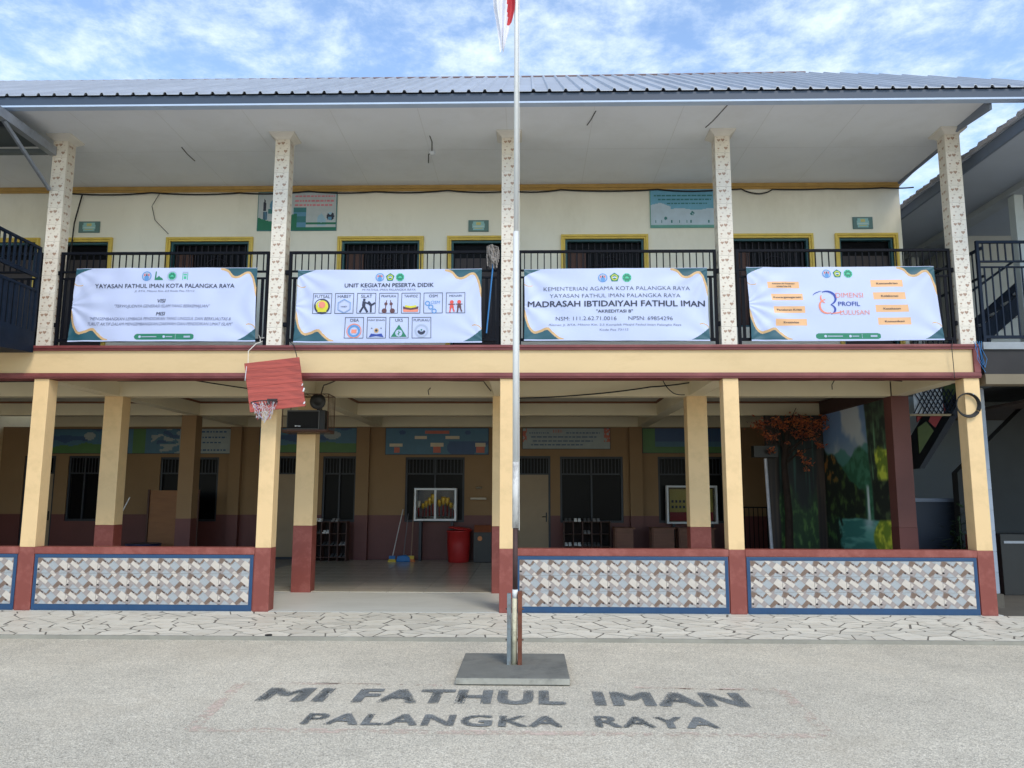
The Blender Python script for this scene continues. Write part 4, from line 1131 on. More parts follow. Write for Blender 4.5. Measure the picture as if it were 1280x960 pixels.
m = MB(); prof = [(.02, -.16), (.05, -.15), (.06, -.05), (.09, .0), (.13, .02), (.13, .03), (.05, .0)]
m.lathe((0, 0, 0), prof, 18); me = m.mesh('bell', [blackp], True); me.transform(Matrix.Translation((-3.42, 1.68, 3.06)) @ Matrix.Rotation(math.radians(90), 4, 'X'))
place('bell', me, (0, 0, 0), hn); m = MB(); m.box(-3.45, -3.39, 1.72, 1.84, 2.925, 3.0); m.build('foot', blackp, hn)

# ------------------------------------------------------------------ things in the porch
glz = bpy.data.materials.new('clear_cabinet_glass'); glz.use_nodes = True
_b = glz.node_tree.nodes['Principled BSDF']; _b.inputs['Transmission Weight'].default_value = 1; _b.inputs['Roughness'].default_value = .02; _b.inputs['IOR'].default_value = 1.1
def cabinet(x0, x1, z0, z1, y0, y1, label, cat, back, mull=True):
    r = thing('display_cabinet', ((x0 + x1) / 2, y0, z0), label, cat); t = .045
    m = MB(); m.box(x0, x0 + t, y0, y1, z0, z1); m.box(x1 - t, x1, y0, y1, z0, z1); m.box(x0 + t, x1 - t, y0, y1, z0, z0 + t); m.box(x0 + t, x1 - t, y0, y1, z1 - t, z1)
    if mull: m.box((x0 + x1) / 2 - .025, (x0 + x1) / 2 + .025, y0 + .001, y0 + .04, z0 + t, z1 - t)
    m.build('frame', whitem, r, bevel=.003)
    m = MB(); m.box(x0 + t, x1 - t, y1 - .02, y1 - .001, z0 + t, z1 - t); m.build('back_panel', back, r)
    for a, b in ((x0 + t, (x0 + x1) / 2 - .025), ((x0 + x1) / 2 + .025, x1 - t)):
        m = MB(); m.box(a, b, y0 + .015, y0 + .021, z0 + t, z1 - t); m.build('glass_pane', glz, r)
    return r
tc = cabinet(-2.72, -1.72, .945, 1.71, 7.78, 8.08, 'white framed glass cabinet full of gold and red trophies', 'cabinet', M('cabinet_grey_back', (120, 122, 128), .7))
m = MB()
for x in (-2.6, -1.85): m.box(x, x + .06, 7.82, 8.05, 0.017, .943)
m.build('stand', navyf, tc)
tgold, tred_, twh = M('trophy_gold', (226, 186, 60), .25, .1, 20, metal=.4), M('trophy_red', (150, 40, 36), .35, .1, 20), M('trophy_white', (220, 216, 206), .4)
def trophy(x, y, h, kind):
    m = MB(); k = h / .5
    m.box(x - .035 * k, x + .035 * k, y - .035, y + .035, .992, .992 + .06 * k); r = place('trophy', None, (x, y, .992), None, None, 'trophy', 'trophies crowded inside the white glass cabinet')
    m.build('plinth', M('trophy_black_base', (26, 22, 24), .3), r)
    m = MB(); m.lathe((x, y, .992), [(.022 * k, .061 * k), (.018 * k, .15 * k), (.024 * k, .16 * k), (.016 * k, .26 * k), (.02 * k, .30 * k)], 10); m.build('stem', tred_, r, smooth=True)
    m = MB(); m.lathe((x, y, .992), [(.012 * k, .301 * k), (.045 * k, .36 * k), (.055 * k, .46 * k), (.05 * k, .5 * k), (.01 * k, .5 * k)], 12)
    for s_ in (-1, 1): m.tube([(x + s_ * .05 * k, y, .992 + .45 * k), (x + s_ * .085 * k, y, .992 + .42 * k), (x + s_ * .05 * k, y, .992 + .37 * k)], .006 * k, 5)
    m.build('cup', twh if kind == 2 else tgold, r, smooth=True); return r
tl = ['short white cupped trophy at the cabinet left end', 'small gold trophy second from the cabinet left', 'slim gold trophy third from the cabinet left', 'tall gold trophy left of the middle bar', 'tallest gold trophy close left of the cabinet middle bar', 'gold trophy just right of the cabinet middle bar', 'broad gold trophy with big cup in the right half', 'second broad gold trophy in the cabinet right half', 'short gold trophy near the cabinet right end', 'small white cupped trophy at the cabinet right end']
for i, (x, h, kd) in enumerate(((-2.63, .42, 2), (-2.53, .36, 0), (-2.45, .42, 0), (-2.37, .5, 0), (-2.285, .58, 0), (-2.14, .45, 0), (-2.04, .52, 0), (-1.95, .5, 0), (-1.86, .38, 0), (-1.79, .34, 2))):
    trophy(x, 7.93 + (i % 2) * .04, h, kd)['label'] = tl[i]
nb = cabinet(3.262, 4.46, .89, 1.785, 7.9, 8.1, 'white framed noticeboard with yellow paper over a red strip', 'noticeboard', M('noticeboard_cork', (96, 84, 66), .9))
m = MB(); m.box(3.36, 3.80, 8.06, 8.075, 1.16, 1.70, 0); m.box(3.36, 3.80, 8.06, 8.075, .96, 1.155, 1); m.box(3.93, 4.38, 8.06, 8.075, 1.16, 1.70, 0); m.box(3.93, 4.38, 8.06, 8.075, .96, 1.155, 1)
for i in range(14): 
    x, z = 3.4 + (i % 4) * .09 + (0.55 if i > 7 else 0), 1.25 + (i // 4 % 3) * .13; m.box(x, x + .05, 8.05, 8.059, z, z + .06, 2)
m.build('paper', [M('notice_yellow', (168, 158, 84), .7), M('notice_red', (140, 44, 52), .7), pdk], nb)
m = MB(); m.box(3.4, 3.46, 7.95, 8.05, .017, .889); m.box(4.3, 4.36, 7.95, 8.05, .017, .889); m.build('stand', navyf, nb)
# bins
b1 = thing('rubbish_bin', (-1.63, 7.55, .017), 'round red plastic bin with a loose lid beside the trophy cabinet', 'bin')
redb = M('red_bin_plastic', (168, 34, 34), .4, .1, 4)
m = MB(); m.lathe((-1.63, 7.55, .017), [(.23, 0), (.24, .02), (.265, .4), (.27, .68), (.285, .69), (.285, .72), (.26, .72)], 26); m.build('body', redb, b1, smooth=True)
m = MB(); m.lathe((0, 0, 0), [(.285, 0), (.285, .02), (.2, .05), (.04, .06)], 26); me = m.mesh('lid', [redb], True); me.transform(Matrix.Translation((-1.6, 7.55, .765)) @ Matrix.Rotation(math.radians(7), 4, 'Y')); place('lid', me, (0, 0, 0), b1)
b2 = thing('litter_box', (-1.07, 7.6, .017), 'dark square litter box with a brown swing top next to the red bin', 'bin')
m = MB(); m.box(-1.28, -.86, 7.42, 7.82, .017, .70); m.build('body', M('dark_bin_plastic', (38, 36, 34), .5, .1, 5), b2, bevel=.01)
m = MB(); m.extr([(7.42, .701), (7.82, .701), (7.72, .86), (7.52, .86)], 'x', -1.27, -.87); m.build('swing_top', M('brown_bin_top', (122, 66, 40), .5, .1, 5), b2, bevel=.01)
m = MB(); me = MB().lathe((0, 0, 0), [(.055, 0), (.055, .008)], 14).mesh('badge', M('orange_badge', (206, 130, 76), .6)); me.transform(Matrix.Translation((-1.13, 7.418, .56)) @ Matrix.Rotation(math.radians(90), 4, 'X')); place('badge', me, (0, 0, 0), b2)
# brooms and mops leaning on the wall
def stick(name, base, top, hm, head, label, cat, mat=None, group=None):
    r = thing(name, base, label, cat, group)
    m = MB(); m.tube([base, top], .011, 6); m.build('handle', hm, r); head(r, Vector(base)); return r
bluepl, yelpl = M('blue_plastic', (26, 104, 168), .4), M('yellow_plastic', (196, 168, 40), .4)
def head_broom(c, c2):
    def f(r, b):
        m = MB(); m.box(b.x - .07, b.x + .07, b.y - .03, b.y + .03, .08, .15, 0); m.extr([(b.x - .07, .08), (b.x + .07, .08), (b.x + .1, .017), (b.x - .1, .017)], 'y', b.y - .035, b.y + .035, 1); m.build('head', [c, c2], r)
    return f
def head_pan(r, b):
    m = MB(); m.extr([(b.x - .17, .017), (b.x + .17, .017), (b.x + .15, .13), (b.x + .05, .17), (b.x - .12, .15)], 'y', b.y - .06, b.y + .06); m.build('head', bluepl, r, bevel=.015)
stick('broom', (-3.17, 7.55, .1), (-3.03, 8.1, 1.2), M('pale_handle', (206, 206, 206), .4), head_broom(bluepl, yelpl), 'broom with pale handle and blue and yellow head, leftmost against the maroon wall', 'broom')
stick('dustpan', (-2.92, 7.6, .1), (-2.90, 8.1, 1.1), M('grey_handle', (120, 116, 120), .4), head_pan, 'blue long handled dustpan between the two brooms', 'dustpan')
stick('broom', (-2.74, 7.6, .1), (-2.76, 8.1, 1.52), M('brown_handle', (150, 124, 104), .5), head_broom(yelpl, M('orange_bristle', (190, 110, 60), .8)), 'broom with brown handle and yellow orange head under the dark window', 'broom')
# shoe racks with shoes
rackm = M('rack_dark_wood', (70, 44, 36), .6, .2, 4)
def rack(x0, x1, z1, y0, label, nshelf, ncol_, seed):
    r = thing('shoe_rack', ((x0 + x1) / 2, y0, .017), label, 'shoe rack'); zs = []
    for i in range(ncol_ + 1):
        x = x0 + (x1 - x0 - .025) * i / ncol_; m = MB(); m.box(x, x + .025, y0, y0 + .3, .017, z1); m.build('upright', rackm, r)
    for k in range(nshelf):
        z = .1 + (z1 - .12) * k / (nshelf - 1); zs.append(z)
        for i in range(ncol_):
            a = x0 + (x1 - x0 - .025) * i / ncol_ + .0255; b = x0 + (x1 - x0 - .025) * (i + 1) / ncol_ - .0005
            m = MB(); m.box(a, b, y0 + .002, y0 + .298, z, z + .015); m.build('shelf', rackm, r)
    m = MB(); m.box(x0, x1, y0 + .301, y0 + .31, .017, z1); m.build('back_panel', M('rack_back', (40, 28, 26), .8), r)
    return zs
shoe_mats = [M('black_shoe', (30, 28, 30), .5), M('white_shoe', (200, 200, 200), .5), M('grey_shoe', (110, 108, 108), .6)]
def shoe_mesh(mt):
    m = MB(); m.extr([(-.035, -.12), (.03, -.12), (.04, .02), (.03, .11), (0, .13), (-.03, .10)], 'z', 0, .03); m.extr([(-.03, -.02), (.03, -.02), (.033, .1), (-.03, .1)], 'z', .03, .07)
    return m.mesh('shoe', mt)
shm = [shoe_mesh(q) for q in shoe_mats]
rz = random.Random(11)
def fill(x0, x1, zs, y0, ncol_, n, grp, lab):
    cells = [(i, z) for i in range(ncol_) for z in zs]; rz.shuffle(cells)
    cn = ['leftmost', 'second', 'third', 'fourth', 'fifth']; w = (x1 - x0) / ncol_
    for i, z in cells[:n]:
        mi = rz.choice((0, 1, 1, 2)); row = zs.index(z)
        rt = place('pair_of_shoes', None, (x0 + w * (i + .5), y0 + .14, z + .016), None, '%s shoes, %s column, %s shelf, %s' % (('black', 'white', 'grey')[mi], cn[i], ('lowest', 'second lowest', 'third', 'top')[row], lab), 'shoes', grp)
        for dx in (-.045, .045): place('shoe', shm[mi], (x0 + w * (i + .5) + dx, y0 + .14, z + .016), rt)
z_ = rack(.80, 1.90, .95, 7.55, 'brown wooden shoe rack below the window right of the beige door', 4, 5, 1); fill(.80, 1.90, z_, 7.55, 5, 14, 'shoes on the shoe rack right of the door', 'rack beside beige door')
z_ = rack(-5.05, -4.25, .93, 7.55, 'dark shoe rack behind the second row column with the speaker', 4, 4, 2); fill(-5.05, -4.25, z_, 7.55, 4, 9, 'shoes on the shoe rack behind the speaker column', 'rack behind speaker column')
# desks and board
deskm = M('brown_desk_wood', (118, 76, 56), .55, .2, 3, stretch=(1, 6, 6))
for x0, x1, lb in ((1.95, 2.38, 'short brown wooden bench end beside the shoe rack'), (2.78, 3.30, 'brown wooden desk under the yellow noticeboard, left one'), (3.38, 4.2, 'brown wooden desk under the yellow noticeboard, right one')):
    r = thing('school_desk', ((x0 + x1) / 2, 7.2, .017), lb, 'desk')
    m = MB(); m.box(x0 - .02, x1 + .02, 7.1, 7.6, .80, .83); m.build('desktop', deskm, r, bevel=.004)
    m = MB(); m.box(x0 + .03, x1 - .03, 7.12, 7.14, .35, .799); m.build('front_panel', deskm, r)
    for x in (x0, x1 - .05):
        for y in (7.12, 7.53): m = MB(); m.box(x, x + .05 - .021 * (y < 7.2), y + .021 * (y < 7.2), y + .05, .017, .799); m.build('leg', deskm, r)
r = thing('wooden_partition', (-8.2, 7.2, .017), 'plain brown plywood partition standing behind the third column', 'partition')
m = MB(); m.box(-8.78, -7.62, 7.2, 7.23, .22, 1.64); m.build('sheet', M('plywood', (142, 96, 60), .6, .12, 2, stretch=(1, 1, 5)), r)
m = MB(); m.box(-8.80, -8.76, 7.16, 7.199, .017, 1.66); m.box(-7.64, -7.60, 7.16, 7.199, .017, 1.66); m.build('frame', woodd, r)
for x in (-8.75, -7.7): m = MB(); m.box(x, x + .05, 7.0, 7.4, .0165, .05); m.build('foot', woodd, r)
r = thing('water_basin', (-8.5, 6.4, .017), 'dark blue plastic basin low behind the left wall', 'basin')
m = MB(); m.lathe((-8.45, 6.4, .017), [(.25, 0), (.33, .35), (.36, .45), (.37, .47), (.34, .47)], 24); m.build('body', M('navy_plastic', (24, 44, 84), .4), r, smooth=True)
stick('broom', (-8.35, 4.2, .1), (-7.9, 4.6, 1.5), M('pale_handle', (206, 206, 206), .4), head_broom(bluepl, bluepl), 'leaning pale broom handle left of the plywood partition', 'broom')
r = thing('wash_basin', (-1.2, 8.0, 1.3), 'small white wall basin right of the trophy cabinet', 'basin')
m = MB(); m.box(-1.40, -1.02, 7.92, 8.14, 1.44, 1.49); m.lathe((-1.2, 8.03, 1.70), [(.05, 0), (.09, .03), (.02, .05)], 12); m.build('body', M('cream_plastic', (176, 164, 146), .5), r, bevel=.01)
# mop on the balcony
r = thing('mop', (-.52, .0, 3.85), 'grey string mop with blue handle leaning head up on the railing', 'mop')
m = MB(); m.tube([(-.60, .0, 3.84), (-.505, -.02, 4.90)], .011, 6); m.build('handle', M('blue_handle', (40, 110, 170), .4), r)
m = MB(); m.lathe((-.50, -.02, 4.86), [(.02, 0), (.05, .02), (.06, .06), (.02, .09)], 10, 0)
for i in range(70):
    t = rz.uniform(0, 6.28); q = rz.uniform(.02, .095); l = rz.uniform(.05, .22); h = rz.uniform(4.93, 5.11)
    m.tube([(-.515 + .3 * q * math.cos(t), -.02 + .3 * q * math.sin(t), h + .02), (-.52 + q * math.cos(t), -.02 + q * math.sin(t), h), (-.515 + 1.05 * q * math.cos(t + .2), -.02 + q * math.sin(t + .2), h - l)], .008, 4, 0)
m.build('mop_head', M('grey_mop_string', (138, 132, 128), .95, .3, 30), r)

# ------------------------------------------------------------------ flagpole
fpz = GZ
fp = thing('flagpole', (-.143, -3.28, fpz), 'thin white flagpole on a grey concrete plinth in front of the school', 'flagpole')
m = MB(); m.box(-.635, .352, -3.81, -2.76, fpz, .022); m.build('plinth', conc, fp, bevel=.008)
m = MB(); m.box(-.632, .349, -3.822, -3.8105, fpz + .012, .019); m.build('plinth_face', M('pale_cement_face', (160, 158, 148), .9, .15, 3, .3, 50, dirt=(104, 102, 96), dirt_amt=.6, dirt_scale=5), fp)
polew = M('chipped_white_pole_paint', (214, 214, 212), .35, .05, 4)
m = MB(); m.tube([(-.128, -3.26, 1.9), (-.128, -3.26, 4.2)], .030, 12); m.tube([(-.128, -3.26, 4.2), (-.128, -3.26, 8.4)], .0235, 12); m.build('pole', polew, fp, smooth=True)
chip = M('flaking_white_paint', (208, 206, 202), .6, .15, 12, dirt=(62, 46, 44), dirt_amt=1.0, dirt_scale=9, stretch=(1, 1, .45))
m = MB(); m.tube([(-.130, -3.26, 1.27), (-.128, -3.26, 1.899)], .0302, 12); m.build('pole_lower', chip, fp, smooth=True)
m = MB(); m.tube([(-.131, -3.26, .70), (-.130, -3.26, 1.269)], .024, 12); m.build('pole_bare', M('dark_rust', (66, 44, 42), .7, .3, 14), fp, smooth=True)
m = MB(); m.tube([(-.139, -3.26, .02), (-.133, -3.26, .62)], .027, 10, 0); m.tube([(-.133, -3.26, .62), (-.131, -3.26, .699)], .027, 10, 1); m.build('inner_post', [M('stained_cream_pipe', (206, 200, 172), .6, .1, 8, dirt=(120, 112, 90), dirt_amt=.9, dirt_scale=12), polew], fp, smooth=True)
m = MB(); m.box(-.206, -.170, -3.30, -3.20, .021, .66); m.box(-.168, -.164, -3.27, -3.2, .022, .61); m.build('left_bracket', M('blue_grey_bracket', (118, 128, 132), .75, .15, 8, dirt=(92, 80, 68), dirt_amt=.9, dirt_scale=12), fp, bevel=.003)
m = MB(); m.box(-.106, -.066, -3.30, -3.20, .021, .68); m.build('right_bracket', M('rusty_red_bracket', (112, 66, 48), .9, .25, 9, dirt=(70, 48, 38), dirt_amt=.9, dirt_scale=14), fp, bevel=.003)
m = MB()
for z in (.24, .52):
    m.tube([(-.22, -3.25, z), (-.05, -3.25, z)], .008, 6)
m.build('bolt', M('rusty_bolt', (96, 70, 56), .7), fp)
m = MB(); m.tube([(-.093, -3.29, 1.25), (-.098, -3.29, 4.0), (-.100, -3.285, 8.2)], .003, 4); m.build('halyard', rope_m, fp)
fl = thing('flag', (-.2, -3.26, 6.1), 'red and white flag hanging limp from the pole top', 'flag')
m = MB(); nx_, nz_ = 26, 40
for j in range(nz_ + 1):
    t = j / nz_; z = 6.13 + t * 1.65
    for i in range(nx_ + 1):
        s_ = i / nx_; wdt = .05 + .14 * min(1, t * 3.2) + .03 * math.sin(t * 5)
        fold = .035 * math.sin(s_ * 16 + t * 2.5) * min(1, .3 + t * 2)
        xc = -.275 + .055 * t * (1 - t)
        m.v.append((xc + (s_ - .5) * wdt + .012 * math.sin(t * 9 + s_ * 5), -3.26 + fold, z + .05 * (1 - min(1, t * 4)) * math.sin(s_ * 7)))
for j in range(nz_):
    for i in range(nx_):
        s_, t = (i + .5) / nx_, (j + .5) / nz_; k = j * (nx_ + 1) + i
        m.f.append((k, k + 1, k + nx_ + 2, k + nx_ + 1)); m.m.append(1 if (t > .20 + .9 * max(0, .8 - s_) and s_ > .62) or t > .75 else 0)
m.build('cloth', [M('flag_white', (224, 224, 232), .8), M('flag_red', (192, 62, 70), .8)], fl, smooth=True)

# ------------------------------------------------------------------ loose cables
def cable(name, pts, r, label, mat=cable_m, sag=0.0, cat='cable'):
    P = []
    for (a, b) in zip(pts, pts[1:]):
        a, b = Vector(a), Vector(b); n = 8
        for i in range(n): 
            f = i / n; p = a.lerp(b, f); p.z -= sag * 4 * f * (1 - f); P.append(p)
    P.append(Vector(pts[-1])); m = MB(); m.tube(P, r, 6)
    return m.build(name, mat, None, smooth=True, label=label, cat=cat)
cable('power_cable', [(-7.94, 1.96, 6.73), (-6.53, 1.96, 6.74), (-5.0, 1.96, 6.725), (-3.8, 1.96, 6.75), (-2.63, 1.96, 6.735), (-1.4, 1.96, 6.75), (-.29, 1.96, 6.73), (.55, 1.96, 6.75), (2.2, 1.96, 6.745), (3.26, 1.96, 6.73)], .013, 'black cable sagging along the upper wall under the gold cornice', sag=.03)
cable('power_cable', [(3.27, 1.96, 6.75), (3.62, 1.96, 6.745), (3.82, 1.94, 6.66), (4.0, 1.95, 6.665), (4.15, 1.96, 6.735), (5.1, 1.96, 6.74), (6.0, 1.96, 6.75), (6.5, 1.9, 6.73)], .012, 'black cable with a forked joint beside the last tiled column', sag=.012)
cable('power_cable', [(-6.4, 1.97, 6.73), (-6.52, 1.97, 6.5), (-6.45, 1.97, 6.25), (-6.2, 1.97, 6.0)], .006, 'thin grey cable curving down to the leftmost wide window', M('grey_cable', (96, 92, 88), .6))
cable('power_cable', [(-7.75, 1.96, 6.72), (-7.85, 1.96, 6.2), (-7.87, 1.96, 5.6), (-7.9, 1.96, 5.0)], .012, 'black cable dropping down the wall behind the leftmost tiled column')
cable('power_cable', [(-12, 1.9, 3.42), (-7.1, 1.9, 3.44), (-5.6, 1.9, 3.45), (-3.85, 1.9, 3.20)], .011, 'black cable slanting across the beam left of the backboard', sag=.01)
cable('power_cable', [(-3.45, 1.9, 3.17), (-3.40, 1.9, 3.36), (-3.2, 1.9, 3.44), (-1.7, 1.9, 3.45), (-.75, 1.9, 3.43), (-.62, 1.9, 3.26)], .010, 'thin brown cable arching from the wire cage to the middle column', M('brown_cable', (74, 62, 52), .6), sag=.006)
cable('power_cable', [(-.28, 1.9, 3.145), (.9, 1.9, 3.20), (2.0, 1.9, 3.33), (2.75, 1.9, 3.42), (3.4, 1.9, 3.455)], .012, 'thick black cable rising to the right beyond the flagpole', sag=.012)
cable('power_cable', [(2.2, 1.9, 3.44), (2.26, 1.9, 3.33), (2.38, 1.9, 3.22), (2.55, 1.9, 3.2)], .008, 'short black cable looping down to the second row column', sag=.01)
cable('power_cable', [(3.2, 1.9, 3.455), (4.2, 1.9, 3.44), (5.0, 1.9, 3.46), (5.9, 1.9, 3.44), (6.2, .4, 3.17)], .010, 'black cable along the beam over the painted waterfall', sag=.012)
cable('lamp_wire', [(5.0, 1.9, 3.45), (4.94, 1.88, 3.36), (4.93, 1.85, 3.28)], .007, 'short wire hanging down over the waterfall painting')
cable('lamp_wire', [(-1.65, 1.9, 3.20), (-1.66, 1.88, 3.27), (-1.62, 1.86, 3.31)], .008, 'small bent wire end under the beam over the entrance')
cable('power_cable', [(5.88, -.06, 3.72), (5.85, -.075, 3.6), (5.86, -.066, 3.4), (5.86, -.07, 3.18)], .005, 'thin dark cable hanging over the right end of the fascia')
# coil
r = thing('cable_coil', (6.05, -.06, 2.7), 'coil of black cable hung on the rightmost cream column', 'cable coil')
for k in range(4):
    m = MB(); rad = .145 + .006 * k; m.tube([(6.03 + rad * math.cos(t), -.02 - .012 * k, 2.82 - .004 * k + rad * 1.02 * math.sin(t)) for t in [i * math.pi / 14 for i in range(29)]], .009, 6, cap=False); m.build('loop', cable_m, r, smooth=True)
m = MB(); m.tube([(6.1, .0, 2.95), (6.1, -.07, 2.96)], .008, 6); m.build('hook', steel, r)
bs_ = M('blue_string', (60, 120, 176), .8)
r = thing('blue_strings', (6.24, -.06, 3.25), 'tangle of blue string hanging off the right end of the fascia', 'string')
for k in range(5):
    m = MB(); x = 6.16 + k * .028; m.tube([(x, -.06, 3.70), (x + rz.uniform(-.03, .05), -.07, 3.6), (x + rz.uniform(0, .06), -.07, 3.45), (6.27 + rz.uniform(-.02, .02), -.07, 3.25 + rz.uniform(0, .15))], .004, 4); m.build('string', bs_, r)
for x, lb in ((-3.83, 'white string knot on the railing left of the red backboard'),):
    m = MB()
    for k in range(6): m.tube([(x, .03, 3.78), (x + rz.uniform(-.07, .07), -.01, 3.78 + rz.uniform(-.08, .07))], .005, 4)
    m.build('string_knot', rope_m, None, label=lb, cat='string')

# ------------------------------------------------------------------ painted waterfall wall, dark tree panel
mw = thing('waterfall_mural_wall', (5.97, 3.7, .0), 'side wall painted with a waterfall, green cliffs and a teal pool', 'mural wall')
m = MB(); m.box(5.972, 6.09, 2.28, 5.14, .017, 3.19); m.build('wall', dbrown, mw)
m = MB(); m.box(5.93, 6.10, 2.28, 5.14, 3.191, 3.46); m.build('beam', M('dark_brown_beam', (70, 48, 42), .7), mw)
paintm = bpy.data.materials.new('mural_artwork_paint'); paintm.use_nodes = True
_at = paintm.node_tree.nodes.new('ShaderNodeAttribute'); _at.attribute_name = 'artwork'
paintm.node_tree.links.new(_at.outputs['Color'], paintm.node_tree.nodes['Principled BSDF'].inputs['Base Color'])
paintm.node_tree.nodes['Principled BSDF'].inputs['Roughness'].default_value = .55
def art(name, nx, nz, W, H, mapf, colf, parent):
    """a finely divided sheet carrying a painted picture as its own colours"""
    m = MB(); paint_grid(m, nx, nz, W, H, mapf, lambda s, t: 0)
    o = m.build(name, paintm, parent)
    ca = o.data.color_attributes.new('artwork', 'FLOAT_COLOR', 'POINT'); buf = []
    for j in range(nz + 1):
        for i in range(nx + 1): buf += [*lin([max(0, min(255, q)) for q in [v * 1.2 for v in colf(i / nx, j / nz)]]), 1.0]
    ca.data.foreach_set('color', buf); return o
def fb(s, t, k, sd, o=3):
    v = 0; am = 1
    for i in range(o): v += am * noise.noise(Vector((s * k, t * k * 1.1, sd + i * 7))); k *= 2.1; am *= .55
    return v
def sst(a, b, x):
    x = max(0, min(1, (x - a) / (b - a))); return x * x * (3 - 2 * x)
def mixc(a, b, f): return tuple(p + (q - p) * f for p, q in zip(a, b))
def fm(s, t):     # s: 0 deep (left in view) .. 1 near (right in view)
    s = s + .06 * sst(0, .6, s)
    n, n2, n3 = fb(s, t, 3.5, 1.3), fb(s, t, 13, 8.1), noise.noise(Vector((s * 46, t * 5, 3)))
    c = mixc((104, 132, 170), (176, 184, 190), sst(-.15, .35, n + .5 * (s - .4)))                  # sky and cloud
    c = mixc(c, (150, 166, 170), sst(.86, .74, t) * .5)
    top = .755 + .03 * math.sin(s * 17 + 1) + .05 * n
    c = mixc(c, mixc((84, 132, 128), (62, 112, 96), sst(.75, .5, t)), sst(top + .012, top - .006, t)) # misty far hills
    top = .70 + .05 * math.sin(s * 9 + 2.5) + .04 * n + .16 * max(0, s - .5)
    c = mixc(c, mixc((66, 118, 92), (44, 88, 64), sst(-.3, .4, n2)), sst(top + .01, top - .01, t) * .9)
    cl = .79 + .02 * n - .07 * (t - .75)                                                              # cliff, right
    rock = mixc((40, 50, 44), (66, 84, 66), sst(-.3, .5, n2)); rock = mixc(rock, (110, 156, 118), sst(.1, .45, n3) * sst(.95, .8, t) * .8)
    c = mixc(c, rock, sst(cl - .012, cl + .012, s))
    left = .80 - .40 * s + .05 * n                                                                    # wooded slope, left
    wood = mixc((30, 38, 32), (70, 92, 52), sst(-.1, .6, n2)); wood = mixc(wood, (140, 96, 50), sst(.12, .4, n2) * sst(.4, .15, s) * sst(.5, .62, t))
    c = mixc(c, wood, sst(left + .012, left - .012, t) * sst(.74, .68, s))
    c = mixc(c, mixc((34, 40, 36), (70, 84, 58), sst(0, .5, n2)), sst(.80, .84, s) * sst(.585, .565, t))
    c = mixc(c, mixc((104, 124, 50), (182, 192, 70), sst(-.2, .4, n2)), sst(.87, .9, s + .03 * n2) * sst(.56, .585, t) * sst(.76, .73, t + .03 * n2))
    fx = .745 + .015 * n; fw = .016 + .05 * max(0, .44 - t)
    c = mixc(c, (206, 216, 222), sst(fw * 1.6, fw * .4, abs(s - fx)) * sst(.56, .53, t) * (.75 + .25 * sst(-.3, .3, n3)))
    pool = mixc((58, 118, 114), (96, 158, 150), sst(-.1, .5, fb(s * .6, t * 4, 5, 2)))
    pool = mixc(pool, (186, 204, 210), sst(.12, .0, abs(s - fx)) * sst(.27, .35, t) * .8)
    c = mixc(c, pool, sst(.365, .352, t + .012 * n))
    bank = mixc((110, 132, 48), (186, 192, 66), sst(-.2, .4, n2))
    c = mixc(c, bank, sst(.0, .03, s - (.88 - .16 * (t - .2) / .16 * 0 - .10 * math.sin(max(0, min(1, (t - .16) / .2)) * math.pi))) * sst(.37, .35, t) * sst(.15, .2, t))
    c = mixc(c, mixc((28, 36, 30), (66, 96, 50), sst(0, .5, n2)), sst(.30, .2, s + .12 * n2) * sst(.38, .36, t) * .9)
    return c
art('painting', 150, 160, 2.84, 3.16, lambda a, b: (5.9705, 5.13 - a, .022 + b), fm, mw)
bp_ = thing('forest_mural_wall', (5.4, 5.15, .017), 'dark panel painted with tree trunks and undergrowth left of the waterfall', 'mural wall')
m = MB(); m.box(4.80, 5.965, 5.12, 5.19, .017, 3.18); m.build('wall', M('mural_black_wall', (30, 28, 28), .7), bp_)
def ft_(s, t):
    n, n2 = fb(s, t, 4, 5.3), fb(s, t, 14, 2.1); n3 = noise.noise(Vector((s * 24, t * 2.2, 9)))
    c = mixc((30, 34, 34), (44, 74, 66), sst(.15, .5, n3) * sst(.3, .7, t))
    c = mixc(c, mixc((36, 58, 34), (66, 98, 50), sst(-.1, .5, n2)), sst(.55, .4, t + .12 * n))
    c = mixc(c, (92, 120, 66), sst(.3, .55, n2) * sst(.35, .2, t) * .6)
    for a, w in ((.10, .10), (.93, .07), (.36, .03)): c = mixc(c, mixc((34, 28, 26), (58, 46, 38), sst(-.4, .5, n3)), sst(w * 1.15, w * .9, abs(s - a - .02 * n)))
    return c
art('painting', 70, 130, 1.15, 3.15, lambda a, b: (4.81 + a, 5.118, .02 + b), ft_, bp_)
tr = thing('artificial_tree', (5.2, 4.85, .017), 'artificial tree with orange autumn leaves before the dark painted panel', 'tree')
bark = M('dark_bark', (48, 36, 30), .9, .3, 8, .4, 30)
m = MB(); m.tube([(5.1, 4.9, .017), (5.13, 4.88, 1.2), (5.08, 4.88, 2.2), (5.2, 4.85, 3.0)], .09, 8, r1=.045); m.build('trunk', bark, tr)
br_ = []
for (x1, z1) in ((4.55, 2.95), (4.75, 2.6), (5.55, 3.1), (5.85, 3.0), (5.6, 2.5), (5.35, 3.3), (5.8, 2.75), (4.9, 3.15)):
    p0 = Vector((5.12, 4.88, rz.uniform(2.1, 2.8))); p1 = Vector((x1, 4.75 + rz.uniform(-.15, .1), z1)); pm = p0.lerp(p1, .5) + Vector((0, 0, .08))
    m = MB(); m.tube([p0, pm, p1], .022, 6, r1=.008); m.build('branch', bark, tr); br_.append((pm, p1))
m = MB()
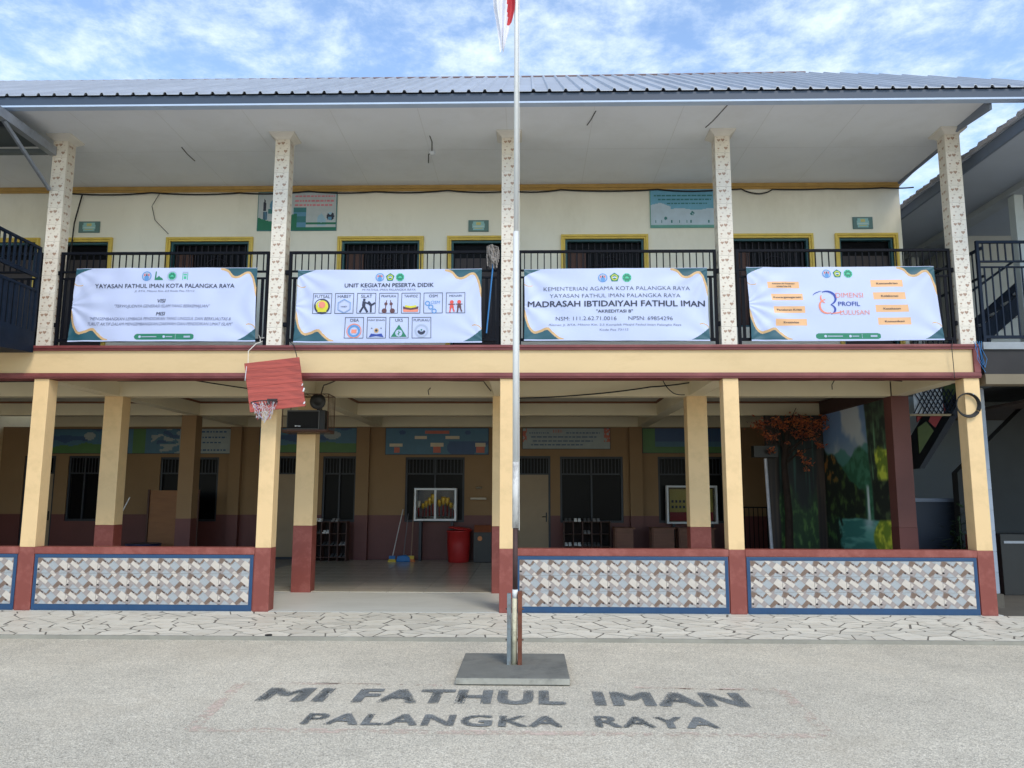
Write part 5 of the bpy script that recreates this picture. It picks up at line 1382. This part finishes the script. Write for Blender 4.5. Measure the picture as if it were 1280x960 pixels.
cl_ = [(4.62, 2.95, .16), (4.78, 2.72, .14), (4.95, 3.0, .15), (4.82, 2.45, .08), (5.3, 3.05, .17), (5.5, 3.0, .18), (5.75, 2.95, .17), (5.6, 2.75, .16), (5.35, 2.78, .14), (5.9, 3.08, .10), (5.75, 2.55, .10), (5.38, 2.38, .10), (5.5, 2.22, .10), (5.47, 2.08, .06), (5.1, 2.9, .10), (5.15, 2.6, .05)]
for cx_, cz_, r_ in cl_:
    for i in range(int(95 * (r_ / .15) ** 2)):
        d = Vector((rz.gauss(0, .5), rz.gauss(0, .5), rz.gauss(0, .38))) * r_; c = Vector((cx_, 4.78, cz_)) + d
        a = Vector((rz.uniform(-1, 1), rz.uniform(-1, 1), rz.uniform(-1, 1))).normalized(); b = a.orthogonal().normalized(); l = rz.uniform(.026, .048)
        m.poly([c - a * l, c - b * l * .5, c + a * l, c + b * l * .5], rz.choice((0, 0, 1, 2)))
m.build('foliage', [M('leaf_orange', (182, 100, 66), .7), M('leaf_rust', (134, 78, 66), .7), M('leaf_bright_orange', (208, 124, 72), .7)], tr)
r = thing('white_pole', (4.74, 5.0, .017), 'white pole with a black bracket standing left of the dark painted panel', 'pole')
m = MB(); m.tube([(4.80, 4.95, .017), (4.75, 5.0, 2.3)], .032, 8); m.build('pole', M('dull_white_pole', (196, 196, 206), .5, .2, 6), r)
m = MB(); m.box(4.5, 4.98, 4.9, 5.1, 2.32, 2.55); m.build('bracket', blackp, r)
r = thing('inner_fence', (4.6, 6.9, .017), 'low black metal fence seen between two cream columns at right', 'fence')
for i in range(9):
    m = MB(); m.box(4.5 + i * .1, 4.515 + i * .1, 6.9, 6.915, .017, 1.28); m.build('bar', blackm, r)
m = MB(); m.box(4.45, 5.4, 6.895, 6.92, 1.281, 1.31); m.box(4.45, 5.4, 6.875, 6.894, .12, .15); m.build('rail', blackm, r)
m = MB(); m.box(4.8, 6.2, 6.0, 6.1, .0, 3.19); 
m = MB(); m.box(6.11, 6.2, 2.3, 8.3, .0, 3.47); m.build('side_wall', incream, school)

# ------------------------------------------------------------------ neighbouring wing on the right
nw = thing('neighbouring_wing', (9, 5, 0), 'grey two storey wing with tiled eave and dark railings right of the school', 'building')
slate = M('slate_grey_paint', (104, 112, 122), .8, .08, 1.5)
NF = 12.5
m = MB(); m.box(6.33, NF, 0.0, .3, 3.60, 3.70); m.box(6.42, 7.0, .301, 12, 3.60, 3.70); m.box(8.7, NF, .301, 12, 3.60, 3.70); m.build('slab', M('grey_slab_edge', (140, 146, 152), .8, .15, 3), nw)
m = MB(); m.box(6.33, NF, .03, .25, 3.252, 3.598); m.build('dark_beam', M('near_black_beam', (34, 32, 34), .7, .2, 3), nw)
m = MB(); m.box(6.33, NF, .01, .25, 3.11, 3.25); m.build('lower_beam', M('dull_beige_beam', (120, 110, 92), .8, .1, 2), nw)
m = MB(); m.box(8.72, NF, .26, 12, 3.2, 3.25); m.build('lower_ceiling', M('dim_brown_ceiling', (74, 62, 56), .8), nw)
m = MB(); m.box(6.635, 6.855, 1.01, 1.23, .16, 3.19); c = m.build('pillar', grout, nw)
pt = M('grey_blue_pillar_tile', (140, 152, 168), .35, .08, 3, rnd=.03)
q = MB().box(-.118, .118, -.118, .118, 0, .296).mesh('pillar_tile', pt)
for i in range(10): place('pillar_tile', q, (6.745, 1.12, .17 + i * .3), c)
m = MB(); m.box(6.6, 6.9, .98, 1.28, -.04, .159); m.build('pillar_foot', M('dark_wet_cement', (86, 82, 74)), nw)
slot_ = 3.3
for y in (1.1, 4.4, 7.7):
    m = MB(); m.box(7.64, 7.78, y, y + .16, 3.70, 6.28); m.build('column', M('weathered_white_column', (176, 184, 186), .7, .1, 3, dirt=(120, 124, 120), dirt_amt=.4, dirt_scale=3), nw, bevel=.005)
m = MB(); m.box(7.58, 7.84, -1.3, 10, 6.281, 6.379); m.build('wall_plate', M('pale_wall_plate', (150, 156, 162), .7), nw)
m = MB(); m.box(6.56, NF, -1.35, 10.5, 6.38, 6.40); m.build('soffit', M('grey_soffit', (156, 164, 176), .85, .06, 1), nw)
m = MB(); m.box(6.52, 6.555, -1.38, 10.5, 6.37, 6.53); m.build('fascia', M('slate_fascia', (92, 102, 118), .6, .08, 2), nw)
tlm = M('lilac_grey_roof_tile', (150, 148, 154), .8, .15, 4, rnd=.12, dirt=(96, 90, 90), dirt_amt=.5, dirt_scale=4)
tq = MB(); tq.extr([(-.115, 0), (.115, 0), (.115, .035), (.06, .06), (0, .03), (-.06, .045), (-.115, .02)], 'x', -.05, .32); tqm = tq.mesh('roof_tile', tlm)
tqm.transform(Matrix.Rotation(-math.radians(28), 4, 'Y'))
for i in range(52):
    o = place('roof_tile', tqm, (6.50, -1.3 + i * .225, 6.545 + .012 * (i % 2)), nw)
m = MB(); m.extr([(6.8, 6.74), (NF, 9.4), (NF, 9.3), (6.8, 6.66)], 'y', -1.38, 10.5); m.build('roof', M('dull_tile_roof', (120, 112, 112), .8, .1, 3), nw)
m = MB(); m.box(8.2, 12, 3.4, 3.5, 3.7, 6.38); m.box(8.2, 8.3, 3.5, 10.4, 3.7, 6.38); m.box(6.45, 8.2, 10.4, 10.5, 3.7, 6.38); m.build('upper_wall', M('pale_grey_wall', (176, 180, 178), .85, .06, 1.5), nw)
# railing of the wing
rl = MB(); rl.box(6.36, 9.4, .03, .07, 5.14, 5.175); rl.box(6.36, 9.4, .035, .065, 4.86, 4.885); rl.box(6.36, 9.4, .035, .065, 4.78, 4.80); rl.box(6.36, 9.4, .03, .07, 3.76, 3.80); rl.box(6.36, 6.40, .029, .071, 3.701, 5.139)
rl = rl.build('railing', navym, nw)
q1 = MB().box(-.009, .009, -.007, .007, 0, .254).mesh('bar', navym); q2 = MB().box(-.009, .009, -.007, .007, 0, .98).mesh('bar', navym)
for i in range(28):
    place('bar', q1, (6.46 + i * .105, .05, 4.886), rl); place('bar', q2, (6.46 + i * .105, .05, 3.80), rl)
rl = MB(); rl.box(6.58, 6.62, .3, 10, 5.14, 5.175); rl.box(6.585, 6.615, .3, 10, 4.72, 4.75); rl.box(6.58, 6.62, .3, 10, 3.76, 3.80)
rl = rl.build('railing', navym, nw)
q3 = MB().box(-.007, .007, -.009, .009, 0, 1.34).mesh('bar', navym)
for i in range(60): place('bar', q3, (6.6, .4 + i * .16, 3.80), rl)
# upper stair of the wing
st = thing('outdoor_stair', (7.6, 1.6, 3.7), 'dark steel stair with pale treads behind the railing at the far right', 'stairs')
for y in (1.5, 2.3):
    m = MB(); m.extr([(6.8, 3.72), (6.95, 3.72), (9.2, 5.62), (9.2, 5.8), (9.05, 5.8), (6.8, 3.9)], 'y', y, y + .04); m.build('stringer', navym, st)
for i in range(10):
    m = MB(); x = 6.95 + i * .215; z = 3.86 + i * .182; m.box(x, x + .24, 1.541, 2.299, z, z + .035); m.build('tread', M('pale_tread', (170, 172, 174), .6), st)
m = MB(); m.tube([(6.85, 1.49, 4.65), (9.2, 1.49, 6.3)], .02, 6); m.build('handrail', navym, st)
# ground level of the wing
m = MB(); m.box(6.2, 9.2, 6.4, 6.5, -.04, 6.3); m.box(9.2, NF, 6.4, 6.5, -.04, 3.6); m.build('lower_wall', M('dim_slate_wall', (150, 160, 166), .85, .06, 1.2), nw)
m = MB(); m.box(6.25, 8.4, 4.5, 4.7, .0, 1.45); m.build('counter', M('dark_navy_counter', (44, 54, 70), .6), nw)
m = MB(); m.box(6.25, 8.3, 4.45, 4.75, 1.451, 1.52); m.build('counter_top', M('grey_blue_counter_top', (110, 122, 142), .5), nw)
ls = thing('painted_stair', (8, 4.2, 0), 'underside of a stair painted green and red above a grey wall', 'stairs')
m = MB(); m.extr([(7.40, 2.08), (7.50, 2.08), (8.66, 3.75), (8.5, 3.75)], 'y', 4.2, 5.4); m.build('stringer', M('navy_stair_edge', (36, 44, 56), .7), ls)
m = MB(); m.extr([(7.45, 2.36), (7.75, 2.80), (7.62, 2.98), (7.45, 2.86)], 'y', 4.25, 4.28, 0)
m.extr([(8.05, 3.32), (8.37, 3.74), (8.05, 3.74), (7.95, 3.5)], 'y', 4.25, 4.279, 0); m.extr([(7.45, 2.96), (7.95, 3.64), (7.7, 3.19), (7.45, 3.19)], 'y', 4.25, 4.281, 1)
m.extr([(7.66, 2.98), (7.78, 2.86), (8.0, 3.2), (7.94, 3.46), (7.8, 3.3)], 'y', 4.24, 4.249, 1); m.build('side_panel', [M('dull_green_paint', (70, 88, 46), .7, .2, 4), M('dull_red_paint', (140, 48, 52), .7, .2, 4)], ls)
m = MB(); m.box(7.3, 8.12, 4.2, 4.239, 3.08, 3.12); m.build('ledge', M('beige_ledge', (170, 156, 124), .7), ls)
lt = MB()
for i in range(9):
    x = 7.36 + i * .085
    lt.extr([(x, 3.125), (x + .02, 3.125), (x + .29, 3.60), (x + .27, 3.60)], 'y', 4.19, 4.2); lt.extr([(x + .27, 3.125), (x + .29, 3.125), (x + .02, 3.60), (x, 3.60)], 'y', 4.202, 4.212)
lt.build('lattice', navym, ls)
m = MB(); m.box(7.4, 7.95, 4.23, 4.238, 3.13, 3.6); m.build('backing', M('painted_sky_light', (206, 214, 220), .6), ls)  # pale sheet whose colour stands in for sky light behind the lattice
ls2 = thing('dark_stair', (9, 3.2, 0), 'black stair underside rising to the right behind the grey tiled pillar', 'stairs')
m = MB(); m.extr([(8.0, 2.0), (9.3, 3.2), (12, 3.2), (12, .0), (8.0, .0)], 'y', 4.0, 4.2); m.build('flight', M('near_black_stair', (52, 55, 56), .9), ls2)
r = thing('motor_box', (7.9, 2.6, 0), 'dark grey cabinet standing behind the pillar at the right edge', 'cabinet')
m = MB(); m.box(7.75, 8.6, 2.4, 2.9, -.03, .95); m.build('body', M('dark_grey_metal', (36, 37, 36), .5, .15, 3), r, bevel=.01)
m = MB(); m.box(7.45, 7.70, 2.6, 2.9, -.03, .92); m.build('red_side', M('dark_red_metal', (92, 34, 36), .5), r, bevel=.01)
m = MB(); m.box(7.80, 8.5, 2.39, 2.399, .80, .84); m.build('handle', steel, r)
# potted plant by the counter
ppt = thing('potted_plant', (7.9, 3.9, 0), 'dark leafy potted plant in the shade near the counter', 'plant')
m = MB(); m.lathe((7.9, 3.9, -.03), [(.12, 0), (.17, .3), (.18, .32), (.15, .32)], 14); m.build('pot', M('clay_pot', (110, 66, 50), .8), ppt)
m = MB()
for i in range(120):
    a = rz.uniform(0, 6.28); el = rz.uniform(.3, 1.4); l = rz.uniform(.25, 1.1)
    c = Vector((7.9, 3.9, .4)) + Vector((math.cos(a) * math.cos(el) * .5, math.sin(a) * math.cos(el) * .5, math.sin(el))) * l
    d = Vector((math.cos(a), math.sin(a), rz.uniform(-.6, .5))).normalized(); b = d.cross(Vector((0, 0, 1))).normalized(); w = rz.uniform(.06, .11)
    m.poly([c - d * w, c - b * w * .35, c + d * w, c + b * w * .35])
m.tube([(7.9, 3.9, .28), (7.92, 3.9, 1.2)], .012, 5); m.build('foliage', M('dark_leaf', (44, 66, 38), .6, .3, 8), ppt)

# ------------------------------------------------------------------ footbridge and steel canopy at the left edge
fb = thing('footbridge', (-8.2, -2, 3.4), 'dark blue metal footbridge joining the balcony at the left edge', 'footbridge')
m = MB(); m.extr([(-.06, 3.56), (-.06, 3.86), (-4.0, 3.86), (-4.0, 3.30)], 'x', -7.07, -7.045); m.build('side_plate', navym, fb)
m = MB(); m.box(-9.6, -7.071, -4.0, -.06, 3.56, 3.62); m.build('deck', navym, fb)
rl = MB(); rl.box(-7.08, -7.04, -4.0, -.06, 5.07, 5.105); rl.box(-7.075, -7.045, -4.0, -.06, 4.64, 4.70); rl.box(-7.075, -7.045, -4.0, -.06, 4.44, 4.475); rl.box(-7.081, -7.039, -.10, -.061, 3.861, 5.069)
rl = rl.build('railing', navym, fb)
q4 = MB().box(-.012, .012, -.014, .014, 0, .368).mesh('bar', navym); q5 = MB().box(-.01, .01, -.03, .03, 0, .578).mesh('slat', navym)
for i in range(34):
    place('bar', q4, (-7.06, -.17 - i * .112, 4.701), rl); place('slat', q5, (-7.06, -.17 - i * .112, 3.861), rl)
m = MB(); m.box(-9.6, -9.56, -4, -.06, 3.62, 5.1); m.build('far_side', navym, fb)
cp = thing('steel_canopy', (-8, -1.5, 6.3), 'galvanised steel canopy frame fixed to the leftmost tiled column', 'canopy')
m = MB(); m.box(-7.09, -6.99, -4.0, -.012, 6.53, 6.66); m.build('side_beam', steel, cp)
m = MB(); m.box(-12, -7.091, -.10, -.03, 6.53, 6.60); m.build('cross_beam', M('grey_green_steel', (96, 104, 106), .5, .1, 4), cp)
m = MB(); m.tube([(-7.04, -.03, 6.0), (-7.04, -1.1, 6.53)], .032, 6); m.build('strut', steel, cp)
m = MB(); m.box(-12, -7.095, -4.0, -.12, 6.62, 6.64); m.build('roof_sheet', M('dark_translucent_sheet', (70, 78, 80), .5), cp)
for i in range(4): m = MB(); m.box(-12, -7.095, -.9 - i * .8, -.84 - i * .8, 6.55, 6.615); m.build('purlin', navyf, cp)
